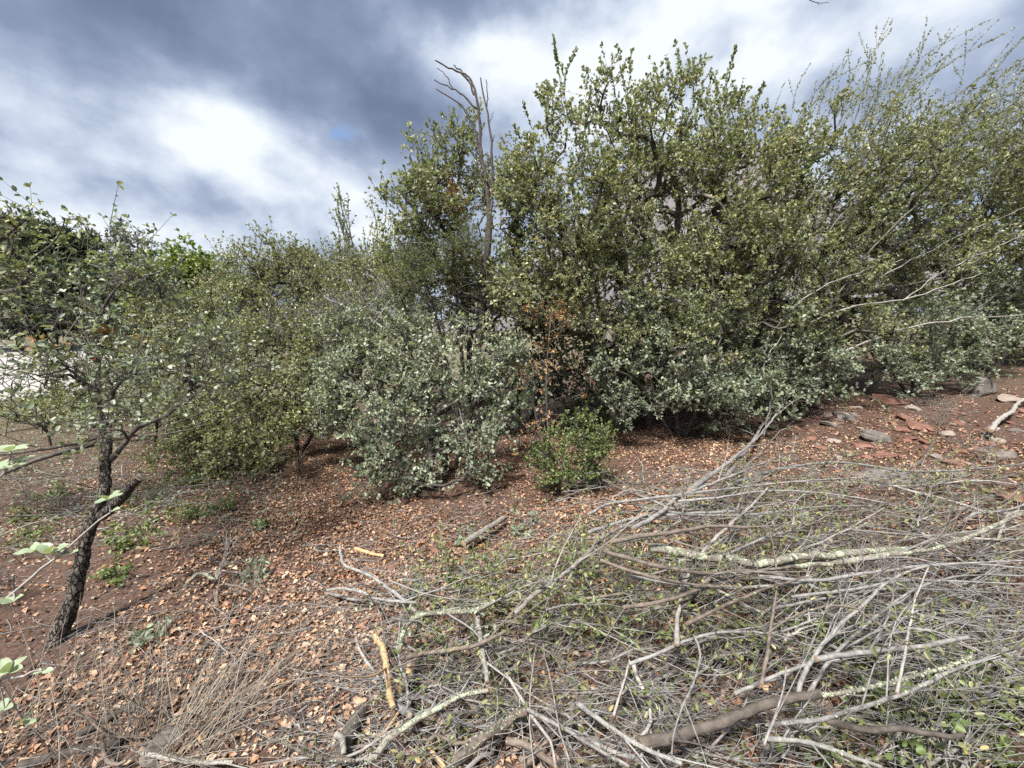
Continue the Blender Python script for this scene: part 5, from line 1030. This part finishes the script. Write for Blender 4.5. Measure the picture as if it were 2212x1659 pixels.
# ------------------------------------------------------------------ rocks
def ico(sub=2):
    p = (1+5**.5)/2
    V = nrm(np.array([(-1, p, 0), (1, p, 0), (-1, -p, 0), (1, -p, 0), (0, -1, p), (0, 1, p), (0, -1, -p), (0, 1, -p), (p, 0, -1), (p, 0, 1), (-p, 0, -1), (-p, 0, 1)], float))
    T = [(0, 11, 5), (0, 5, 1), (0, 1, 7), (0, 7, 10), (0, 10, 11), (1, 5, 9), (5, 11, 4), (11, 10, 2), (10, 7, 6), (7, 1, 8), (3, 9, 4), (3, 4, 2), (3, 2, 6), (3, 6, 8), (3, 8, 9), (4, 9, 5), (2, 4, 11), (6, 2, 10), (8, 6, 7), (9, 8, 1)]
    V = list(map(tuple, V))
    for _ in range(sub):
        c = {}; N = []
        def mid(a, b):
            k = (min(a, b), max(a, b))
            if k not in c: V.append(tuple(nrm(np.array(V[a])+np.array(V[b])))); c[k] = len(V)-1
            return c[k]
        for a, b, d in T:
            x, y, z = mid(a, b), mid(b, d), mid(d, a); N += [(a, x, z), (b, y, x), (d, z, y), (x, y, z)]
        T = N
    return np.array(V), np.array(T)
IV, IT = ico(3)
def rock_mesh(seed, mat):
    r = np.random.default_rng(seed); V = IV.copy()
    for _ in range(11):
        n = nrm(r.normal(size=3)*np.array([1, 1, 1.2])); c = r.uniform(.45, .85); d = V@n; V = V-np.maximum(0, d-c)[:, None]*n*.95
    for s in range(1, 4): V = V*(1+.035/s*np.sin(V[:, [1, 2, 0]]*5*s+r.uniform(0, 6, 3)).sum(1, keepdims=True))
    g = Geo(); g.add(V, None, IT); return g.mesh('rock', M[mat], smooth_=False)
RM = {m: [rock_mesh(200+i+(0 if m == 'redrock' else 50), m) for i in range(6)] for m in ('redrock', 'greyrock', 'palerock')}
def rock(px, py, w, mat, label, rng, flat=.6, group=None, h=0.):
    p = pg(px, py); t = p[1]/ray(px, py)[1]; s = w*t/F/2*1.25
    o = link('rock' if s < .25 else 'boulder', RM[mat][rng.integers(6)], None, (p[0], p[1], p[2]+s*flat*.15+h), label, 'rock' if s < .25 else 'boulder', group)
    o.scale = (s*rng.uniform(.85, 1.1), s*rng.uniform(.75, 1.05), s*flat); o.rotation_euler = (rng.normal(0, .15), rng.normal(0, .15), rng.uniform(0, 6.28))
def slope_label(x, y, m):
    L = [(2112, 850, 'the largest dark boulder'), (1925, 868, 'the flat reddish slab'), (1985, 925, 'the dark red angular rock'), (1890, 948, 'the rough brown grey rock'), (1825, 905, 'the flat grey rock'), (2185, 868, 'the pale flat stone'), (1905, 985, 'the low broad tan rock'), (1930, 1040, 'the large grey brown slab'), (2060, 1000, 'the dull red rock'), (2160, 985, 'the dark flat rock'), (2030, 925, 'the grey dead shrublet'), (1790, 960, 'the small pale grey stone')]
    d = [math.hypot(x-a, y-b) for a, b, _ in L]; a, b, nm = L[int(np.argmin(d))]
    q = 'small '
    return q+'loose '+{'redrock': 'reddish', 'greyrock': 'grey', 'palerock': 'pale'}[m]+' stone '+(('right of ' if x > a else 'left of ') if abs(x-a) > abs(y-b) else ('below ' if y > b else 'above '))+nm
def rocks():
    rng = np.random.default_rng(95)
    for px, py, w, mat, fl, lab in [
        (2112, 850, 62, 'greyrock', .85, 'largest dark grey boulder under the low oak bush on the slope'), (1925, 868, 58, 'redrock', .35, 'flat reddish slab below the low blue green bush'),
        (1985, 925, 40, 'redrock', .5, 'dark red angular rock midway down the stony slope'), (1948, 930, 26, 'redrock', .6, 'small bright red rock beside the dark red angular one'),
        (1890, 948, 44, 'greyrock', .6, 'rough brown grey rock in the middle of the stony slope'), (1825, 905, 40, 'greyrock', .5, 'flat grey rock at the upper left of the stony slope'),
        (1790, 918, 30, 'greyrock', .5, 'dark grey rock just under the oak sprouts'), (1800, 955, 24, 'palerock', .4, 'small pale grey stone on the slope'), (1960, 905, 36, 'redrock', .4, 'pinkish flat stone above the dark red rock'),
        (2185, 868, 44, 'palerock', .5, 'pale flat stone right of the largest boulder'), (1860, 965, 34, 'redrock', .4, 'tan stone next to the rough brown grey rock'), (1905, 985, 40, 'redrock', .4, 'low broad tan rock at the foot of the stony slope'),
        (1930, 1040, 80, 'greyrock', .35, 'large flat grey brown slab behind the top brush branches'), (2060, 1000, 40, 'redrock', .4, 'dull red rock on the bare slope right of the slab'), (2160, 985, 46, 'greyrock', .4, 'dark flat rock near the right edge of the slope'),
        (1258, 1505, 62, 'redrock', .6, 'rusty brown rock under the brush in the centre foreground'), (1310, 1530, 56, 'redrock', .7, 'red angular rock beside the rusty brown one'), (1405, 1560, 110, 'greyrock', .4, 'wide dark grey slab under the brush right of the red rock'),
        (1365, 1645, 46, 'redrock', .6, 'pinkish rock at the bottom edge under the brush'), (1590, 1175, 50, 'greyrock', .4, 'dark flat rock deep in the pile under the lichen branch'), (1580, 1330, 40, 'redrock', .5, 'brown rock in the shadowy middle of the pile'),
        (940, 1190, 22, 'redrock', .6, 'small brick red stone on the open leaf litter'), (850, 1225, 26, 'redrock', .5, 'brown red stone near the small tan stick end'), (790, 1235, 20, 'greyrock', .5, 'grey brown stone left of the brown red one'),
        (605, 1235, 22, 'redrock', .5, 'dark red stone by the left of the open patch'), (2205, 1080, 60, 'redrock', .4, 'red slab at the right edge behind the brush'), (355, 1620, 70, 'darkrock', .6, 'dark rock at the bottom left under the pale stick')]:
        rock(px, py, w, 'greyrock' if mat == 'darkrock' else mat, lab, rng, fl)
    k = 0
    while k < 105:
        x, y = rng.uniform(1750, 2212), rng.uniform(870, 1060)
        rock(x, y, rng.uniform(8, 24), (m_ := str(rng.choice(['redrock', 'redrock', 'greyrock', 'palerock']))), slope_label(x, y, m_), rng, rng.uniform(.35, .7), 'loose stones on the slope'); k += 1
    for k in range(22):
        x, y = rng.uniform(1050, 1750), rng.uniform(1350, 1655); m_ = str(rng.choice(['redrock', 'greyrock']))
        rock(x, y, rng.uniform(12, 30), m_, 'small '+('reddish' if m_ == 'redrock' else 'grey')+' stone under the brush '+near_land(pg(x, y)), rng, rng.uniform(.4, .7), 'stones under the brush')
rocks()

# ------------------------------------------------------------------ grass, weeds and sprigs
def straw_clump(label, px, py, n, l, lean, spread, seed, r=.0013, sp=.1):
    rng = np.random.default_rng(seed); b = pg(px, py)
    o = b+np.stack([rng.normal(0, sp, n), rng.normal(0, sp*.8, n), np.zeros(n)], 1); o[:, 2] = H(o[:, 0], o[:, 1])
    D = nrm(np.array(lean)+rng.normal(size=(n, 3))*spread); D[:, 2] = np.abs(D[:, 2]); ll = rng.uniform(*l, n); s = np.linspace(0, 1, 6)
    dr = rng.normal(size=(n, 3))*.28; dr[:, 2] -= .2
    P = o[:, None]+(D[:, None]*s[None, :, None]+dr[:, None]*(s**2)[None, :, None])*ll[:, None, None]; P[..., 2] = np.maximum(P[..., 2], H(P[..., 0], P[..., 1])+.003)
    root = thing('dry_grass_clump', label, 'grass', b); g = Geo(); tubes(g, P, np.array([[1, .95, .85, .7, .5, .25]])*r*rng.uniform(.6, 1.4, (n, 1)), 3, rng.uniform(0, 1, n)); part('stalks', g, M['straw'], root, 'stuff')
straw_clump('tall clump of dry straw stalks leaning right beside the crooked oak trunk', 425, 1600, 150, (.2, .6), (.42, .25, .62), .34, 301, .0013, .11)
straw_clump('looser dry stalks in front of the crooked oak trunk', 330, 1560, 70, (.2, .5), (.05, .2, .9), .3, 302, .0016, .12)
straw_clump('small pale grass tuft beside the lichened fork', 545, 1275, 60, (.1, .24), (.1, 0, .8), .5, 303, .0012, .04)
straw_clump('thin dry stalks at the bottom left corner', 90, 1560, 50, (.2, .5), (.1, .2, .9), .35, 304, .0015, .15)
straw_clump('little straw tuft alone on the open litter', 850, 1140, 26, (.06, .14), (0, 0, .9), .6, 305, .001, .02)
straw_clump('matted dry grass under the pale ragged branch', 1265, 1195, 80, (.1, .25), (.2, 0, .6), .6, 306, .0011, .08)
for i, (px, py, s, lab) in enumerate([(2030, 925, 1.0, 'grey dead shrublet on the bare slope above the dull red rock'), (2080, 975, .8, 'smaller grey dead shrublet lower on the bare slope'), (2010, 880, .7, 'brown dead shrublet beside the largest boulder'), (2130, 1000, .7, 'dead weed near the dark flat rock at the right'), (30, 1290, 1.6, 'faded mauve dead weed patch at the left edge'), (80, 1120, 1.5, 'tangle of dead stems left of the crooked oak'), (30, 1020, 1.4, 'grey brush heap left of the crooked oak limb')]):
    b = pg(px, py); Y = b[1]; top = at(px, py-30*s, Y)
    plant('dead_shrub', lab, 'shrub', [(np.array([b-[0, 0, .03], (b+top)/2, top]), .006, .003)], [(px, py-25*s, Y, 34*s, 18*s, .15*s), (px+15*s, py-12*s, Y, 28*s, 12*s, .12*s)], 'straw', 320+i, dens=120, bark='twig', tw='twig', k=9, m=2, tl=(.06, .22), L=(.008, .016), tint=(.4, .3), step=.06, tip_r=.001, spread=.05, outb=.8)
def left_cover():
    rng = np.random.default_rng(340); n = 8000
    x = rng.uniform(-10, -1.6, n); y = rng.uniform(1.6, 11, n); keep = (y > 2.6-.25*(x+2)*0) & (x < -.62*y+.1) & (np.sin(x*2.3+1)*np.sin(y*1.9) > rng.uniform(-1.2, .6, n)); x, y = x[keep], y[keep]; n = len(x)
    o = np.stack([x, y, H(x, y)], 1); D = nrm(np.stack([rng.normal(.1, .6, n), rng.normal(0, .6, n), rng.uniform(.2, 1, n)], 1)); l = rng.uniform(.08, .32, n); s = np.linspace(0, 1, 4); dr = rng.normal(size=(n, 3))*.2; dr[:, 2] = -.3
    P = o[:, None]+(D[:, None]*s[None, :, None]+dr[:, None]*(s**2)[None, :, None])*l[:, None, None]; P[..., 2] = np.maximum(P[..., 2], H(P[..., 0], P[..., 1])+.004)
    g = Geo(); tubes(g, P, np.array([[1, .9, .7, .3]])*rng.uniform(.0012, .003, (n, 1)), 3, rng.uniform(0, 1, n)); link('dry_grass', g.mesh('dry_grass', M['straw']), label='thin pale dry grass and stems covering the ground beyond the crooked oak', cat='grass', kind='stuff')
    m = 9000; i = rng.integers(0, n, m); p = o[i]+np.stack([rng.normal(0, .1, m), rng.normal(0, .1, m), rng.uniform(.01, .16, m)], 1); L = rng.uniform(.018, .035, m); g = Geo()
    leaves(g, p, rng.normal(size=(m, 3)), rng.normal(size=(m, 3))*.6+np.array([0, 0, 1]), L, L*.65, np.clip(rng.normal(.6, .25, m), 0, 1), 0)
    link('ground_cover', g.mesh('ground_cover', M['glauc']), label='low grey green leafy ground cover beyond the crooked oak', cat='ground cover', kind='stuff')
left_cover()
def weeds(label, spots, seed, leafm='bright', n=1, L=(.022, .038), hgt=(.08, .25), name='weed', dens=1.0, asp=.6, cat='weed'):
    for i, (px, py, s) in enumerate(spots):
        rng = np.random.default_rng(seed+i); b = pg(px, py); root = thing(name, label if isinstance(label, str) else label[i], cat, b)
        m = int(rng.integers(6, 10)*dens); g = Geo(); gl = Geo(); o = b+np.stack([rng.normal(0, .05*s, m), rng.normal(0, .05*s, m), np.zeros(m)], 1); o[:, 2] = H(o[:, 0], o[:, 1])
        D = nrm(np.stack([rng.normal(0, .6, m), rng.normal(-.1, .6, m), np.full(m, .8)], 1)); ll = rng.uniform(*hgt, m)*s; t = np.linspace(0, 1, 6); dr = rng.normal(size=(m, 3))*.25; dr[:, 2] = -.15
        P = o[:, None]+(D[:, None]*t[None, :, None]+dr[:, None]*(t**2)[None, :, None])*ll[:, None, None]; tubes(g, P, np.linspace(1, .4, 6)[None]*.0016*np.ones((m, 1)), 4, rng.uniform(.3, .8, m)); part('stems', g, M['brownstick'], root, 'stuff')
        k = 16; j = rng.integers(1, 6, (m, k)); p = P[np.arange(m)[:, None], j].reshape(-1, 3)+rng.normal(size=(m*k, 3))*.012; q = len(p); l = rng.uniform(*L, q)
        leaves(gl, p, rng.normal(size=(q, 3))+np.array([0, 0, .2]), rng.normal(size=(q, 3))*.5+np.array([0, 0, 1]), l, l*asp, np.clip(rng.normal(.5, .25, q), 0, 1)); part('leaves', gl, M[leafm], root, 'stuff')
weeds(['fresh green sprout at the foot of the sawn stub', 'leafy green sprout in the sticks right of the stub', 'low green sprout furthest right by the dead sticks', 'green sprout under the sawn stub shadow', 'fresh leafy shoot beneath the wide dense shrub', 'small green sprout below the stub, nearest the trunk', 'green sprout left of the crooked trunk', 'pale green sprout behind the crooked trunk at the left', 'low green patch at the left edge below the grey brush', 'green seedling alone on the litter at mid left', 'tiny green seedling in the open patch'],
      [(330, 1080, 1.7), (400, 1120, 1.7), (470, 1110, 1.4), (300, 1150, 1.4), (420, 1050, 1.5), (260, 1190, 1.1), (120, 1080, 1.3), (60, 1120, 1.2), (40, 1180, 1.2), (250, 1250, .8), (565, 1140, .35)], 400, leafm='fresh', dens=1.3)
weeds(['bright green sprout in the very bottom right corner', 'broad leaved green sprout under the knobbly grey branch', 'green sprout at the bottom edge right of the sinking branch', 'green sprout at the right edge below the sawn pole', 'round leaved green sprout behind the rotten bough', 'low round leaved sprout at the bottom edge, left of the other sprouts'],
      [(2120, 1600, 1.3), (1960, 1560, 1.1), (2000, 1640, 1.1), (2180, 1520, 1.2), (2060, 1510, 1.0), (1760, 1620, .8)], 430, L=(.02, .036), asp=.75, dens=1.6, leafm='fresh')
weeds(['blue green oak seedling left of the dry grass clump', 'blue green seedling between the lichened fork and the open patch', 'grey green seedling at the upper left of the pile', 'oak seedling beside the pale split log', 'blue green seedling at the left front of the pile'],
      [(300, 1400, .6), (560, 1250, .8), (1130, 1150, .9), (1010, 1170, .7), (900, 1290, .6)], 450, leafm='glauc', hgt=(.06, .2))
def big_leaf_sprig(label, stem, clusters, seed, r=.006):
    rng = np.random.default_rng(seed); W = np.array([at(*p) for p in stem]); b = W[0].copy(); root = thing('oak_sprig', label, 'sprig', b)
    g = Geo(); P = spline(W, 20); P[1:-1] += rng.normal(size=(18, 3))*.0012; tubes(g, P[None], np.linspace(r, r*.45, 20)[None], 7, [.85], rough=.05, rng=rng, caps=True); part('stem', g, M['palestick'], root)
    for (px, py, Y, n, L) in clusters:
        c = at(px, py, Y); i = np.argmin(np.linalg.norm(P-c, axis=1)); g = Geo(); tubes(g, spline([P[i], (P[i]+c)/2+np.array([.004, 0, .006]), c], 6)[None], np.full((1, 6), .0018), 5, [.7]); part('stalk', g, M['palestick'], root)
        for k in range(n):
            a = 6.283*k/n+rng.uniform(-.4, .4); ax = np.array([math.cos(a), .45*math.sin(a), .35+rng.normal()*.3]); gl = Geo(); l = L*rng.uniform(.8, 1.15)
            # a broad leaf of eight facets with a crease and a wavy rim
            A = nrm(ax); S = nrm(np.cross(A, [0, -.35, 1.])); N_ = np.cross(S, A); q = np.linspace(0, 1, 6); wd = l*.62*np.array([.06, .62, .95, 1, .72, .12])/1.0*.5
            ce = c+A[None]*(q*l)[:, None]-N_[None]*(.12*l*q**2)[:, None]; up = N_[None]*(wd*.28+rng.normal(size=6)*.0012)[:, None]
            V = np.stack([ce-S[None]*wd[:, None]+up, ce, ce+S[None]*wd[:, None]+up], 1).reshape(-1, 3); Q = []
            for j in range(5): Q += [(j*3, j*3+1, j*3+4, j*3+3), (j*3+1, j*3+2, j*3+5, j*3+4)]
            gl.add(V, Q, None, np.full(18, rng.uniform(.6, .98))); part('leaf', gl, M['sprig'], root)
M['sprig'] = leafmat('pale young oak leaf', [(0, (.13, .20, .10)), (.6, (.24, .31, .20)), (1, (.33, .40, .26))], (.3, .34, .25), trans=.3)
big_leaf_sprig('pale oak sprig with big soft leaves slanting in front of the crooked trunk', [(-150, 1420, 1.15), (0, 1305, 1.15), (95, 1225, 1.15), (150, 1180, 1.15), (212, 1125, 1.15), (238, 1108, 1.15)],
               [(232, 1080, 1.15, 4, .042), (240, 1105, 1.13, 1, .03), (110, 1195, 1.13, 5, .046), (150, 1195, 1.15, 2, .04), (30, 1300, 1.13, 4, .044), (75, 1190, 1.15, 3, .04)], 501)
big_leaf_sprig('oak twig tip with a rosette of big pale leaves at the left edge', [(-120, 1130, 1.2), (-60, 1080, 1.2), (0, 1030, 1.2), (20, 1000, 1.2)], [(25, 975, 1.2, 6, .042), (30, 1005, 1.2, 4, .042), (0, 1010, 1.2, 3, .04)], 502)
big_leaf_sprig('low oak twig with pale leaves at the left edge near the bottom', [(-120, 1480, 1.1), (-40, 1470, 1.1), (40, 1462, 1.1), (70, 1450, 1.1)], [(20, 1450, 1.1, 5, .045), (90, 1452, 1.1, 2, .034), (50, 1560, 1.12, 4, .03), (10, 1530, 1.1, 3, .035)], 503)
def hanging_twig():
    # the bare twig hanging into the top of the view belongs to a dead oak limb overhead
    rng = np.random.default_rng(510); root = thing('dead_twig', 'bare dead twig tip hanging into the top edge over the oaks', 'twig', at(1700, -60, 3.2))
    for pts, r in [([(1700, -60, 3.2), (1735, -10, 3.2), (1765, 6, 3.2), (1790, 5, 3.2)], .004), ([(1745, -2, 3.2), (1775, -4, 3.2), (1800, -12, 3.2)], .0025), ([(1765, 6, 3.2), (1772, 12, 3.2)], .002)]:
        g = Geo(); tubes(g, spline(np.array([at(*p) for p in pts]), 10)[None], np.linspace(r, r*.4, 10)[None], 5, [.3]); part('twig', g, M['bark'], root)
hanging_twig()
import sys
if '--stats' in sys.argv or True:
    print('TRIS', sum(sum(len(p.vertices)-2 for p in []) or (len(m.loops)-2*len(m.polygons)) for m in bpy.data.meshes))
